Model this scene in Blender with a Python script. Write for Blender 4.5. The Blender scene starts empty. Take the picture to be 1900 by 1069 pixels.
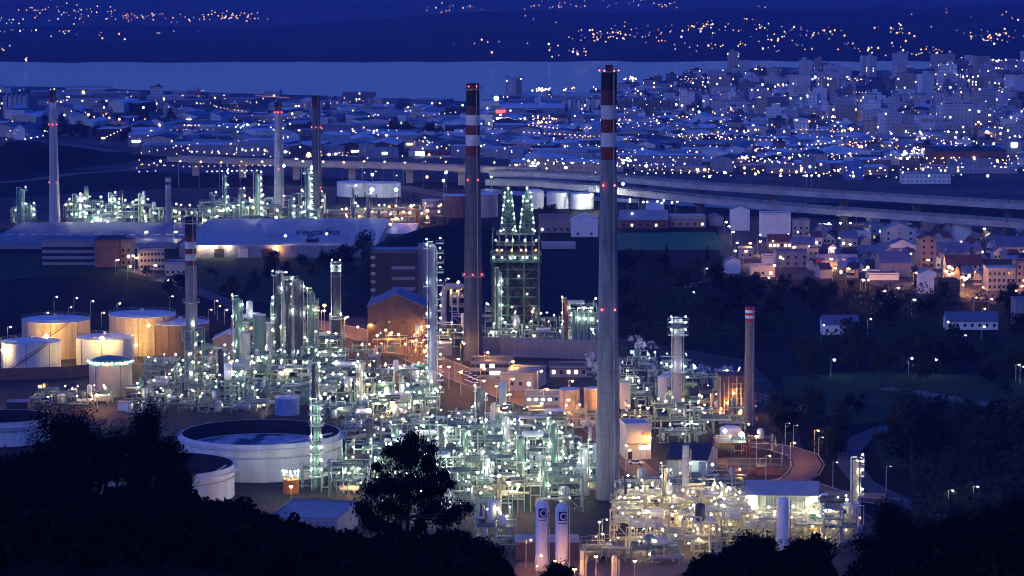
import bpy, math, random
from mathutils import Vector
random.seed(7)
sc = bpy.context.scene
col = sc.collection
R = math.radians
# ------------------------------------------------------------------ camera, sky, exposure
F = 5388.0; CX = 950.0; CY = 534.5; H = 150.0
PITCH = math.atan((CY + 80) / F)
cam = bpy.data.cameras.new('camera'); camo = bpy.data.objects.new('camera', cam); col.objects.link(camo)
camo.location = (0, 0, H); camo.rotation_euler = (R(90) - PITCH, 0, 0)
cam.sensor_width = 36.0; cam.lens = 36.0 * F / 1900.0
HAZE = 0.72e-4; LAMPW = 1.0; STEAMON = True
cam.clip_start = 1.0; cam.clip_end = 40000.0
sc.camera = camo
sc.view_settings.view_transform = 'Standard'; sc.view_settings.look = 'None'
sc.view_settings.exposure = 2.6; sc.view_settings.gamma = 1.0
SUN_EL = R(1.0); SUN_ROT = R(250)
w = bpy.data.worlds.new('World'); sc.world = w; w.use_nodes = True
nt = w.node_tree; nt.nodes.clear()
wo = nt.nodes.new('ShaderNodeOutputWorld'); bg = nt.nodes.new('ShaderNodeBackground')
sky = nt.nodes.new('ShaderNodeTexSky'); sky.sky_type = 'NISHITA'; sky.sun_disc = False
sky.sun_elevation = SUN_EL; sky.sun_rotation = SUN_ROT; sky.ozone_density = 6.0; sky.air_density = 1.0; sky.dust_density = 0.3
tint = nt.nodes.new('ShaderNodeMix'); tint.data_type = 'RGBA'; tint.blend_type = 'MULTIPLY'
tint.inputs[0].default_value = 1.0
tint.inputs[7].default_value = (0.62, 0.66, 1.30, 1)      # tungsten white balance of the long dusk exposure
nt.links.new(sky.outputs[0], tint.inputs[6]); nt.links.new(tint.outputs[2], bg.inputs[0]); nt.links.new(bg.outputs[0], wo.inputs[0])
bg.inputs[1].default_value = 0.15
sunl = bpy.data.lights.new('dusk_sun', 'SUN'); suno = bpy.data.objects.new('dusk_sun', sunl); col.objects.link(suno)
sunl.energy = 0.10; sunl.angle = R(25); sunl.color = (0.55, 0.6, 1.0)
suno.rotation_euler = (R(62), 0, R(-40))
try:
    sc.cycles.use_light_tree = True
    sc.cycles.max_bounces = 4; sc.cycles.diffuse_bounces = 2; sc.cycles.glossy_bounces = 2
    sc.cycles.transmission_bounces = 2; sc.cycles.volume_bounces = 1; sc.cycles.transparent_max_bounces = 6
    sc.cycles.use_denoising = True; sc.cycles.sample_clamp_indirect = 3.0
    sc.cycles.use_adaptive_sampling = True; sc.cycles.adaptive_threshold = 0.02
    sc.cycles.volume_max_steps = 64; sc.cycles.filter_width = 1.0
except Exception: pass

# ------------------------------------------------------------------ pixel <-> world (photograph pixels, 1900 wide)
cs, sn = math.cos(PITCH), math.sin(PITCH)
def _ray(px, py):
    u = (px - CX) / F; v = (CY - py) / F
    y = cs + v * sn
    return u / y, (-sn + v * cs) / y
def G(px, py, z=0.0):
    a, c = _ray(px, py); t = (z - H) / c
    return Vector((a * t, t, z))
def P(px, py, Y):
    a, c = _ray(px, py)
    return Vector((a * Y, Y, H + c * Y))
def pxm(Y): return Y / F            # metres per photo pixel at depth Y
def pix(x, y, z):                    # world -> photo pixel
    d = Vector((x, y, z - H)); f = d.y * cs - d.z * sn; up = d.y * sn + d.z * cs
    return CX + F * d.x / f, CY - F * up / f

# ------------------------------------------------------------------ mesh builder
class MB:
    def __init__(s): s.v = []; s.f = []
    def add(s, vs, fs):
        o = len(s.v); s.v += [tuple(q) for q in vs]; s.f += [tuple(i + o for i in f) for f in fs]
    def box(s, x, y, z0, sx, sy, sz, r=0.0):
        c, d = math.cos(r), math.sin(r); hx, hy = sx / 2, sy / 2
        pts = [(x + a * c - b * d, y + a * d + b * c) for a, b in ((-hx, -hy), (hx, -hy), (hx, hy), (-hx, hy))]
        s.add([(p[0], p[1], z0) for p in pts] + [(p[0], p[1], z0 + sz) for p in pts],
              [(3, 2, 1, 0), (4, 5, 6, 7), (0, 1, 5, 4), (1, 2, 6, 5), (2, 3, 7, 6), (3, 0, 4, 7)])
    def tube(s, a, b, r, n=6, r2=None, cap=True):
        a = Vector(a); b = Vector(b); d = b - a
        if d.length < 1e-6: return
        d.normalize(); u = d.orthogonal().normalized(); w_ = d.cross(u); r2 = r if r2 is None else r2
        vs = []
        for p, q in ((a, r), (b, r2)):
            for k in range(n):
                t = 2 * math.pi * k / n + .4
                vs.append(p + (u * math.cos(t) + w_ * math.sin(t)) * q)
        fs = [(k, (k + 1) % n, n + (k + 1) % n, n + k) for k in range(n)]
        if cap: fs += [tuple(range(n - 1, -1, -1)), tuple(range(n, 2 * n))]
        s.add(vs, fs)
    def path(s, pts, r, n=6):
        for a, b in zip(pts, pts[1:]):
            a = Vector(a); b = Vector(b)
            if (b - a).length > 1e-3:
                e = (b - a).normalized() * r * .8
                s.tube(a - e * .9, b + e * .9, r, n)
    def lathe(s, x, y, prof, n=24, cap0=True, cap1=True):
        vs = []
        for r, z in prof:
            for k in range(n):
                t = 2 * math.pi * k / n; vs.append((x + r * math.cos(t), y + r * math.sin(t), z))
        fs = []
        for i in range(len(prof) - 1):
            for k in range(n):
                k2 = (k + 1) % n; fs.append((i * n + k, i * n + k2, (i + 1) * n + k2, (i + 1) * n + k))
        if cap0: fs.append(tuple(range(n - 1, -1, -1)))
        if cap1: o = (len(prof) - 1) * n; fs.append(tuple(o + k for k in range(n)))
        s.add(vs, fs)
    def ball(s, x, y, z, r, n=8, m=5):
        s.lathe(x, y, [(max(r * math.sin(math.pi * i / m), r * .02), z - r * math.cos(math.pi * i / m)) for i in range(m + 1)], n)
    def drum(s, a, b, r, n=12):
        a = Vector(a); b = Vector(b); d = (b - a).normalized()
        s.tube(a, b, r, n); s.tube(a - d * r * .45, a, r * .5, n, r); s.tube(b, b + d * r * .45, r, n, r * .5)
    def prism(s, pts, z0, z1):
        n = len(pts)
        s.add([(p[0], p[1], z0) for p in pts] + [(p[0], p[1], z1) for p in pts],
              [tuple(range(n - 1, -1, -1)), tuple(range(n, 2 * n))] + [(k, (k + 1) % n, n + (k + 1) % n, n + k) for k in range(n)])
    def build(s, name, mat, parent=None, smooth=False, local=False, label=None):
        me = bpy.data.meshes.new(name)
        v = s.v
        if parent is not None and not local:
            l = parent['_w'] if '_w' in parent else parent.location
            v = [(a - l[0], b - l[1], c - l[2]) for a, b, c in v]
        me.from_pydata(v, [], s.f)
        if smooth: me.polygons.foreach_set('use_smooth', [True] * len(me.polygons))
        me.materials.append(mat); me.update()
        o = bpy.data.objects.new(name, me); col.objects.link(o)
        if parent is not None: o.parent = parent
        if label: o['label'] = label
        return o
NTHINGS = []
def thing(name, label, cat, loc=(0, 0, 0), rz=0.0, group=None):
    o = bpy.data.objects.new(name, None); col.objects.link(o); o.empty_display_size = .5
    o.location = loc; o.rotation_euler = (0, 0, rz)
    o['label'] = label; o['category'] = cat
    if group: o['group'] = group
    NTHINGS.append(o); return o
def tag(o, label, cat, group=None, kind=None):
    o['label'] = label; o['category'] = cat
    if group: o['group'] = group
    if kind: o['kind'] = kind
    NTHINGS.append(o); return o
def origin(o):                       # world-space mesh at top level: move its origin to its base
    me = o.data; xs = [v.co for v in me.vertices]
    c = Vector(((min(v.x for v in xs) + max(v.x for v in xs)) / 2, (min(v.y for v in xs) + max(v.y for v in xs)) / 2, min(v.z for v in xs)))
    for v in me.vertices: v.co -= c
    o.location = c; return o
def struct(o): o['kind'] = 'structure'; return o
def stuff(o, label, cat): return tag(o, label, cat, kind='stuff')
KIDS = {}
def kids(o):
    return [c for c in bpy.data.objects if c.parent == o]
def dup(root, loc, rz, ch, label=None, scale=None):   # ch: list of (child, [subchildren])
    r = root.copy(); col.objects.link(r); r.location = loc; r.rotation_euler = (0, 0, rz)
    if scale: r.scale = scale
    if label: r['label'] = label
    for c0, subs in ch:
        c = c0.copy(); col.objects.link(c); c.parent = r
        for s0 in subs:
            d = s0.copy(); col.objects.link(d); d.parent = c
    NTHINGS.append(r); return r

# ------------------------------------------------------------------ materials
def mat(name, c, rough=.7, metal=0., var=.25, scale=.15, spec=.3, streak=False, bump=0., seam=None):
    m = bpy.data.materials.new(name); m.use_nodes = True; n = m.node_tree; b = n.nodes['Principled BSDF']
    b.inputs['Roughness'].default_value = rough; b.inputs['Metallic'].default_value = metal
    b.inputs['Specular IOR Level'].default_value = spec
    if var <= 0:
        b.inputs['Base Color'].default_value = (*c, 1); return m
    geo = n.nodes.new('ShaderNodeNewGeometry'); mp = n.nodes.new('ShaderNodeMapping')
    mp.inputs['Scale'].default_value = (scale, scale, scale * (.12 if streak else 1))
    nz = n.nodes.new('ShaderNodeTexNoise'); nz.inputs['Scale'].default_value = 1.0; nz.inputs['Detail'].default_value = 5; nz.inputs['Roughness'].default_value = .65
    rp = n.nodes.new('ShaderNodeValToRGB')
    rp.color_ramp.elements[0].position = .3; rp.color_ramp.elements[1].position = .7
    rp.color_ramp.elements[0].color = (*[x * (1 - var) for x in c], 1); rp.color_ramp.elements[1].color = (*[min(1, x * (1 + var)) for x in c], 1)
    n.links.new(geo.outputs['Position'], mp.inputs[0]); n.links.new(mp.outputs[0], nz.inputs[0])
    n.links.new(nz.outputs[0], rp.inputs[0]); n.links.new(rp.outputs[0], b.inputs['Base Color'])
    if seam:
        sp = n.nodes.new('ShaderNodeSeparateXYZ'); n.links.new(geo.outputs['Position'], sp.inputs[0]); src = rp.outputs[0]
        def q(op, a, bb):
            t_ = n.nodes.new('ShaderNodeMath'); t_.operation = op
            for i, v in enumerate((a, bb)):
                if isinstance(v, (int, float)): t_.inputs[i].default_value = v
                elif v is not None: n.links.new(v, t_.inputs[i])
            return t_.outputs[0]
        ln = q('LESS_THAN', q('FRACT', q('DIVIDE', sp.outputs[2], seam[0]), None), seam[1])
        mx = n.nodes.new('ShaderNodeMix'); mx.data_type = 'RGBA'; mx.blend_type = 'MULTIPLY'; mx.inputs[7].default_value = (seam[2],) * 3 + (1,)
        n.links.new(ln, mx.inputs[0]); n.links.new(src, mx.inputs[6]); n.links.new(mx.outputs[2], b.inputs['Base Color'])
    if bump:
        bp = n.nodes.new('ShaderNodeBump'); bp.inputs['Strength'].default_value = bump; bp.inputs['Distance'].default_value = .3
        n.links.new(nz.outputs[0], bp.inputs['Height']); n.links.new(bp.outputs[0], b.inputs['Normal'])
    return m
def emi(name, c, s):
    m = bpy.data.materials.new(name); m.use_nodes = True; n = m.node_tree; n.nodes.clear()
    o = n.nodes.new('ShaderNodeOutputMaterial'); e = n.nodes.new('ShaderNodeEmission')
    e.inputs[0].default_value = (*c, 1); e.inputs[1].default_value = s
    n.links.new(e.outputs[0], o.inputs[0]); return m
# ------------------------------------------------------------------ ground, water, hills, air
M = {}
M['soil'] = mat('dark grass and soil', (.006, .009, .005), .95, var=.5, scale=.02, spec=.1)
M['yard'] = mat('refinery yard concrete', (.030, .030, .028), .85, var=.7, scale=.06, spec=.2)
M['cityground'] = mat('city ground', (.07, .07, .075), .9, var=.6, scale=.012, spec=.1)
M['asphalt'] = mat('asphalt', (.06, .06, .062), .75, var=.3, scale=.2, spec=.3)
M['path'] = mat('sodium tinted road concrete', (.15, .10, .07), .8, var=.2, scale=.1)  # red of the sodium light is mixed into the concrete colour
M['hill'] = mat('wooded far hillside', (.018, .028, .042), 1.0, var=.55, scale=.004, spec=.05)  # bluish base colour carries part of the distance haze
M['hill2'] = mat('hazy far mountainside', (.05, .07, .08), 1.0, var=.5, scale=.003, spec=.05)  # raised blue grey base takes over some of the haze as well
M['field'] = mat('meadow', (.016, .042, .016), .95, var=.5, scale=.03, spec=.1)
M['pitch'] = mat('sports pitch turf', (.03, .15, .05), .9, var=.2, scale=.05)
def water_mat():
    m = bpy.data.materials.new('bay water'); m.use_nodes = True; n = m.node_tree; b = n.nodes['Principled BSDF']
    b.inputs['Base Color'].default_value = (.80, .55, .24, 1); b.inputs['Roughness'].default_value = .28; b.inputs['IOR'].default_value = 1.33
    geo = n.nodes.new('ShaderNodeNewGeometry'); nz = n.nodes.new('ShaderNodeTexNoise'); nz.inputs['Scale'].default_value = .05; nz.inputs['Detail'].default_value = 6
    bp = n.nodes.new('ShaderNodeBump'); bp.inputs['Strength'].default_value = .25; bp.inputs['Distance'].default_value = 1.5
    n.links.new(geo.outputs['Position'], nz.inputs[0]); n.links.new(nz.outputs[0], bp.inputs['Height']); n.links.new(bp.outputs[0], b.inputs['Normal'])
    return m
M['water'] = water_mat()
def sheet(name, pts, z, m):
    mb = MB(); mb.add([(p[0], p[1], z) for p in pts], [tuple(range(len(pts)))])
    return struct(mb.build(name, m))
def gsheet(name, pxs, z, m): return sheet(name, [G(x, y) for x, y in pxs][::-1], z, m)
def ribbon(name, line, width, z, m, kind=True):      # a road along ground pixels
    pts = [G(x, y) for x, y in line]; mb = MB(); L = []; Rr = []
    for i, p in enumerate(pts):
        a = pts[max(0, i - 1)]; b = pts[min(len(pts) - 1, i + 1)]; d = (b - a); d.z = 0; d.normalize(); nrm = Vector((-d.y, d.x, 0)) * width / 2
        L.append(p + nrm); Rr.append(p - nrm)
    vs = []
    for a, b in zip(L, Rr): vs += [(a.x, a.y, z), (b.x, b.y, z)]
    mb.add(vs, [(2 * i, 2 * i + 1, 2 * i + 3, 2 * i + 2) for i in range(len(pts) - 1)])
    o = mb.build(name, m)
    return struct(o) if kind else o
sheet('ground', [(-9000, -300), (9000, -300), (9000, 4300), (-9000, 4300)], -.25, M['soil'])
# the bay: in front of the far shore, its near shoreline follows the town
shore_near = [(-400, 168), (30, 160), (90, 161), (400, 172), (700, 180), (860, 188), (960, 188), (1060, 182), (1110, 172), (1160, 160), (1230, 150), (1290, 138), (1350, 130), (1420, 124), (1530, 127), (1600, 132), (1700, 128), (1800, 123), (2300, 121)]
pts = [G(x, y) for x, y in shore_near]; fs_l = G(-500, 112); fs_r = G(2400, 115)
sheet('bay_water', [(p.x, p.y) for p in pts] + [(fs_r.x + 600, 4700), (fs_l.x - 600, 4700)], -.12, M['water'])
gsheet('city_ground', [(-300, 300), (-300, 168), (30, 160), (90, 161), (400, 172), (700, 180), (860, 188), (960, 188), (1060, 182), (1110, 172), (1160, 160), (1230, 150), (1290, 138), (1350, 130), (1420, 124), (1530, 127), (1600, 132), (1700, 128), (1800, 123), (2300, 121), (2300, 380), (1150, 375), (900, 340)], -.06, M['cityground'])
gsheet('refinery_yard', [(-150, 770), (-150, 690), (330, 640), (640, 590), (900, 585), (1110, 620), (1390, 668), (1440, 720), (1480, 800), (1500, 880), (1620, 960), (1640, 1080), (900, 1120), (460, 1000), (300, 960), (0, 900)], -.05, M['yard'])
gsheet('far_refinery_yard', [(-60, 425), (-60, 370), (300, 350), (560, 345), (880, 352), (900, 400), (700, 424), (380, 428)], -.04, M['yard'])
gsheet('village_ground', [(1340, 520), (1330, 400), (1500, 405), (1950, 430), (1950, 560), (1740, 560), (1590, 520)], -.04, M['cityground'])
def hill(name, crest, Y0, Y1, back, m, rough, seed, z0=-3):   # crest: photo pixels of its skyline at depth Y1
    rnd = random.Random(seed); n = 90; k = 16
    from mathutils import noise
    mb = MB(); vs = []
    xs = [-900 + 3700 * i / (n - 1) for i in range(n)]
    def cr(x):
        for (a, b), (c, d) in zip(crest, crest[1:]):
            if a <= x <= c: return b + (d - b) * (x - a) / (c - a)
        return crest[0][1] if x < crest[0][0] else crest[-1][1]
    for j in range(k + 3):
        for i, x in enumerate(xs):
            zc = P(x, cr(x), Y1).z
            a = _ray(x, 100)[0]; sh = 70 * noise.noise(Vector((x * .012, 1.7, seed))) + 25 * noise.noise(Vector((x * .06, 3.1, seed))) + (60 if x > 940 else 60 - (940 - x) * .35 if x > 800 else 10)
            if j <= k:
                t = j / k; Y = Y0 + sh * (1 - t) + (Y1 - Y0) * t; z = z0 + (zc - z0) * (t ** .8)
                if 0 < j < k: z = max(.8, z + rough * noise.noise(Vector((x * .006, j * .45, seed))) * min(1, t * 3) * (1 - t * .6))
            else:
                t = j - k; Y = Y1 + back * t; z = zc * (1 - .4 * t) - 8 * t
            vs.append((a * Y, Y, z))
    fs = [(j * n + i, j * n + i + 1, (j + 1) * n + i + 1, (j + 1) * n + i) for j in range(k + 2) for i in range(n - 1)]
    mb.add(vs, fs); o = mb.build(name, m, smooth=True); struct(o); return o, cr
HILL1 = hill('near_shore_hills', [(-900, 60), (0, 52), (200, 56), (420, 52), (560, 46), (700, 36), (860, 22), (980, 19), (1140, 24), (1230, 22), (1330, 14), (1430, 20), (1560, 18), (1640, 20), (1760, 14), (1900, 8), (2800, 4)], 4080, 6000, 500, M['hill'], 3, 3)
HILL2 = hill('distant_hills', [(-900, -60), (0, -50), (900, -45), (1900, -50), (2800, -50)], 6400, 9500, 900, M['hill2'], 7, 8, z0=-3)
# the air between here and the far shore
hz = MB(); hz.box(0, 5200, -6, 11500, 11600, 460)
hzm = bpy.data.materials.new('evening haze'); hzm.use_nodes = True; n_ = hzm.node_tree; n_.nodes.clear()
ho = n_.nodes.new('ShaderNodeOutputMaterial'); hv = n_.nodes.new('ShaderNodeVolumePrincipled')
hv.inputs['Color'].default_value = (.21, .28, .85, 1); hv.inputs['Density'].default_value = HAZE; hv.inputs['Anisotropy'].default_value = 0.0
n_.links.new(hv.outputs[0], ho.inputs['Volume'])
if HAZE > 0:
    hzo = stuff(hz.build('haze', hzm), 'thin blue evening haze hanging over the bay and city', 'haze')
# ------------------------------------------------------------------ more materials
M['conc'] = mat('weathered chimney concrete', (.21, .22, .22), .85, var=.5, scale=.5, streak=True, seam=(6.0, .05, .8))
M['conc2'] = mat('dark weathered concrete', (.085, .09, .10), .85, var=.5, scale=.5, streak=True, seam=(6.0, .05, .8))
M['concv'] = mat('grey viaduct concrete', (.33, .33, .34), .85, var=.3, scale=.08)
M['concpale'] = mat('pale concrete', (.42, .42, .41), .85, var=.22, scale=.12, streak=True, seam=(5.0, .05, .7))
M['bandred'] = mat('aviation red paint', (.17, .028, .022), .7, var=.4, scale=.4, streak=True)
M['capred'] = mat('fresh red paint', (.50, .02, .02), .6, var=.1)
M['capwhite'] = mat('fresh white paint', (.82, .82, .82), .6, var=.05)
M['concdim'] = mat('brownish concrete', (.20, .17, .14), .85, var=.4, scale=.5, streak=True, seam=(4.0, .06, .8))
M['bandwhite'] = mat('aviation white paint', (.55, .55, .55), .7, var=.25, scale=.4, streak=True)
M['soot'] = mat('sooty black chimney top', (.02, .018, .02), .9, var=.4, scale=.4)
M['sootbrown'] = mat('sooty brown paint', (.10, .035, .035), .85, var=.35, scale=.4)
M['steel'] = mat('green grey structural steel', (.20, .31, .24), .6, var=.3, scale=.5)
M['steel2'] = mat('grey galvanised steel', (.36, .38, .38), .55, metal=.3, var=.25, scale=.5)
M['steeldk'] = mat('dark green steel', (.05, .10, .075), .6, var=.3, scale=.5)
M['steelw'] = mat('pale yellow green pipework', (.46, .44, .32), .6, var=.25, scale=.5)
M['rust'] = mat('rusty steel', (.20, .09, .05), .8, var=.4, scale=.6)
M['vessel'] = mat('aluminium clad vessel', (.46, .50, .47), .45, metal=.35, var=.2, scale=.5, streak=True)
M['vesselg'] = mat('green grey vessel', (.13, .23, .18), .55, var=.25, scale=.5, streak=True)
M['vesseld'] = mat('dark insulated vessel', (.07, .075, .08), .7, var=.3, scale=.5, streak=True)
M['pipe'] = mat('silver pipework', (.40, .45, .41), .45, metal=.4, var=.25, scale=.7)
M['deck'] = mat('steel grating deck', (.07, .10, .085), .7, var=.3, scale=.8)
M['tankwhite'] = mat('white tank paint', (.60, .60, .60), .6, var=.2, scale=.3, streak=True, seam=(2.4, .06, .82))
M['tankrust'] = mat('rust streaked tank wall', (.44, .33, .25), .8, var=.4, scale=.5, streak=True, seam=(2.4, .06, .82))
M['tankroof'] = mat('pale tank roof', (.60, .60, .62), .6, var=.18, scale=.15)
M['tankdark'] = mat('dark weathered tank wall', (.16, .10, .08), .85, var=.4, scale=.6, streak=True)
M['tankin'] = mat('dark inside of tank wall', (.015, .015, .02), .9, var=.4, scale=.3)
def floatroof():
    m = mat('ponded floating roof', (.45, .45, .47), .5, var=.0); n = m.node_tree; b = n.nodes['Principled BSDF']
    geo = n.nodes.new('ShaderNodeNewGeometry'); nz = n.nodes.new('ShaderNodeTexNoise'); nz.inputs['Scale'].default_value = .09; nz.inputs['Detail'].default_value = 8; nz.inputs['Roughness'].default_value = .7
    mp = n.nodes.new('ShaderNodeMapping'); mp.inputs['Scale'].default_value = (1.4, .7, 1)
    rp = n.nodes.new('ShaderNodeValToRGB'); rp.color_ramp.elements[0].position = .46; rp.color_ramp.elements[1].position = .56
    rp.color_ramp.elements[0].color = (.04, .045, .07, 1); rp.color_ramp.elements[1].color = (.46, .46, .5, 1)
    n.links.new(geo.outputs['Position'], mp.inputs[0]); n.links.new(mp.outputs[0], nz.inputs[0]); n.links.new(nz.outputs[0], rp.inputs[0]); n.links.new(rp.outputs[0], b.inputs['Base Color'])
    return m
M['floatroof'] = floatroof()
M['orange'] = mat('orange painted steel', (.60, .20, .04), .6, var=.2, scale=.5)
M['blue'] = mat('blue painted steel', (.10, .18, .42), .5, var=.2, scale=.4)
M['dark'] = mat('dark cladding', (.035, .035, .04), .7, var=.3, scale=.3)
M['brownclad'] = mat('brown corrugated cladding', (.075, .06, .055), .8, var=.3, scale=.5, streak=True)
M['teal'] = mat('grey green cladding', (.26, .34, .33), .7, var=.15, scale=.4, streak=True)
M['bluegrey'] = mat('blue grey cladding', (.20, .21, .27), .7, var=.2, scale=.5, streak=True)
M['cream'] = mat('cream render', (.60, .55, .48), .85, var=.12, scale=.2)
M['beige'] = mat('beige render', (.42, .35, .28), .85, var=.15, scale=.2)
M['rwhite'] = mat('white render', (.68, .68, .68), .85, var=.1, scale=.2)
M['rgrey'] = mat('grey render', (.30, .30, .31), .85, var=.15, scale=.2)
M['rpink'] = mat('pink render', (.36, .25, .20), .85, var=.12, scale=.2)
M['rbrown'] = mat('brown brick', (.16, .09, .07), .9, var=.2, scale=.4)
M['roofpale'] = mat('pale metal roof', (.55, .56, .58), .5, var=.15, scale=.06)
M['roofdim'] = mat('weathered pale roof', (.30, .31, .34), .6, var=.25, scale=.04)
M['roofgrey'] = mat('grey roof sheeting', (.28, .29, .31), .7, var=.2, scale=.08)
M['roofblue'] = mat('slate blue roof', (.12, .14, .22), .6, var=.2, scale=.2)
M['roofred'] = mat('brown roof tiles', (.14, .06, .045), .8, var=.25, scale=.5)
M['roofdark'] = mat('dark slate roof', (.04, .042, .05), .6, var=.3, scale=.3)
M['trim'] = mat('white trim', (.6, .6, .6), .6, var=0)
M['glass'] = mat('dark window glass', (.02, .025, .04), .15, var=0, spec=.6)
M['bark'] = mat('dark bark', (.04, .03, .022), .9, var=.3, scale=3)
M['leaf'] = mat('dark foliage', (.020, .030, .012), .9, var=.5, scale=.6, spec=.1)
M['leaf2'] = mat('olive foliage', (.035, .045, .018), .9, var=.5, scale=.6, spec=.1)
M['soildk'] = mat('shade darkened hillside earth', (.004, .005, .003), 1., spec=.02)  # darkness of the foreground is put into the earth colour
M['leafdk'] = mat('shaded hillside foliage', (.0045, .006, .003), .95, var=.5, scale=.6, spec=.05)  # leaf colour taken nearly black to hold the foreground shade
M['navy'] = mat('navy emblem paint', (.010, .012, .07), .5, var=0)
M['violet'] = mat('dark violet lettering', (.035, .012, .05), .7, var=0)
M['carw'] = mat('white car paint', (.65, .65, .66), .3, var=0, spec=.6)
M['card'] = mat('dark car paint', (.05, .05, .06), .3, var=0, spec=.6)
M['tyre'] = mat('tyre rubber', (.02, .02, .02), .9, var=0)
LW = LAMPW
EM = {
 'g': emi('mercury lamp glow', (.90, 1., .76), 52 * LW), 'w': emi('white lamp glow', (1., .88, .52), 34 * LW),
 'y': emi('warm lamp glow', (1., .76, .38), 48 * LW), 'o': emi('sodium lamp glow', (1., .42, .09), 22 * LW),
 'r': emi('red aviation light glow', (1., .04, .03), 5), 'G': emi('bright floodlight glow', (.84, 1., .86), 25 * LW), 'O': emi('sodium floodlight glow', (1., .40, .07), 105 * LW), 'R': emi('road sodium lamp glow', (1., .43, .06), 240 * LW), 'W': emi('wall floodlight glow', (1., 1., .82), 420 * LW), 'F': emi('yellow tank floodlight glow', (1., .64, .13), 190 * LW),
 'cw': emi('city white lamp glow', (1., .93, .80), .95), 'co': emi('city orange lamp glow', (1., .50, .16), 1.15), 'cc': emi('city cool lamp glow', (.8, 1., .95), .8),
 'hw': emi('far hillside white lamp', (1., .9, .75), .33), 'ho': emi('far hillside orange lamp', (1., .5, .2), .36), 'ww': emi('lit warm window', (1., .72, .38), 1.3), 'wl': emi('lit pale window', (.9, .95, .85), 1.6), 'sign': emi('lit sign face', (.85, .95, 1.), 1.2), 'signr': emi('lit red sign', (1., .06, .05), .8), 'signy': emi('lit yellow sign', (1, .6, .05), 1.2)}
# ------------------------------------------------------------------ where a thing stands, in words
CH = [(102, 'the pale tapering chimney'), (357, 'the short banded chimney'), (518, 'the grey twin chimney'), (625, 'the black vent stack'), (803, 'the lit white column'), (878, 'the sooty chimney'), (1127, 'the tallest chimney'), (1257, 'the ringed stack'), (1390, 'the red capped chimney'), (1587, 'the slim lit column')]
def near(px, py=500):
    c = [q for q in CH if not (py < 560 and q[0] in (357, 625, 803, 1257, 1390, 1587)) and not (py > 560 and q[0] in (102, 518))]
    if py < 420: c = c + [(1500, 'the viaduct bend'), (1760, 'the white tower blocks')]
    return min(c, key=lambda q: abs(q[0] - px))
ORD = ['first', 'second', 'third', 'fourth', 'fifth', 'sixth', 'seventh', 'eighth', 'ninth', 'tenth', 'eleventh', 'twelfth', 'thirteenth', 'fourteenth', 'fifteenth', 'sixteenth', 'seventeenth', 'eighteenth', 'nineteenth', 'twentieth']
def ordw(i):
    if i < 20: return ORD[i]
    t = ['', '', 'twenty', 'thirty', 'forty', 'fifty', 'sixty', 'seventy', 'eighty', 'ninety'][(i + 1) // 10 % 10]
    u = (i + 1) % 10
    h = '' if i + 1 < 100 else ['', 'hundred ', 'two-hundred '][(i + 1) // 100]
    if i + 1 >= 100 and (i + 1) % 100 < 20: return h + (ORD[(i + 1) % 100 - 1] if (i + 1) % 100 else 'mark')
    return h + (t + ('-' + ORD[u - 1] if u else 'ieth'))
def settle_labels():
    by = {}
    for o in NTHINGS:
        if o.get('kind') in ('stuff', 'structure'): continue
        by.setdefault(o['label'], []).append(o)
    for l, os_ in by.items():
        if len(os_) < 2 or os_[0].get('same'): continue
        def pos(o):
            return pix(*o.location)
        sub = {}
        for o in os_:
            x, y = pos(o); sub.setdefault(near(x, y)[1], []).append((abs(x - near(x, y)[0]), o))
        for nm, lst in sub.items():
            lst.sort(key=lambda q: q[0])
            for i, (d, o) in enumerate(lst):
                o['label'] = (l + ', ' + ordw(i) + ' from ' + nm) if len(lst) > 1 else l + ' by ' + nm
def sub(part, t):
    part['_w'] = list(t['_w'] if '_w' in t else t.location); return part
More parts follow.
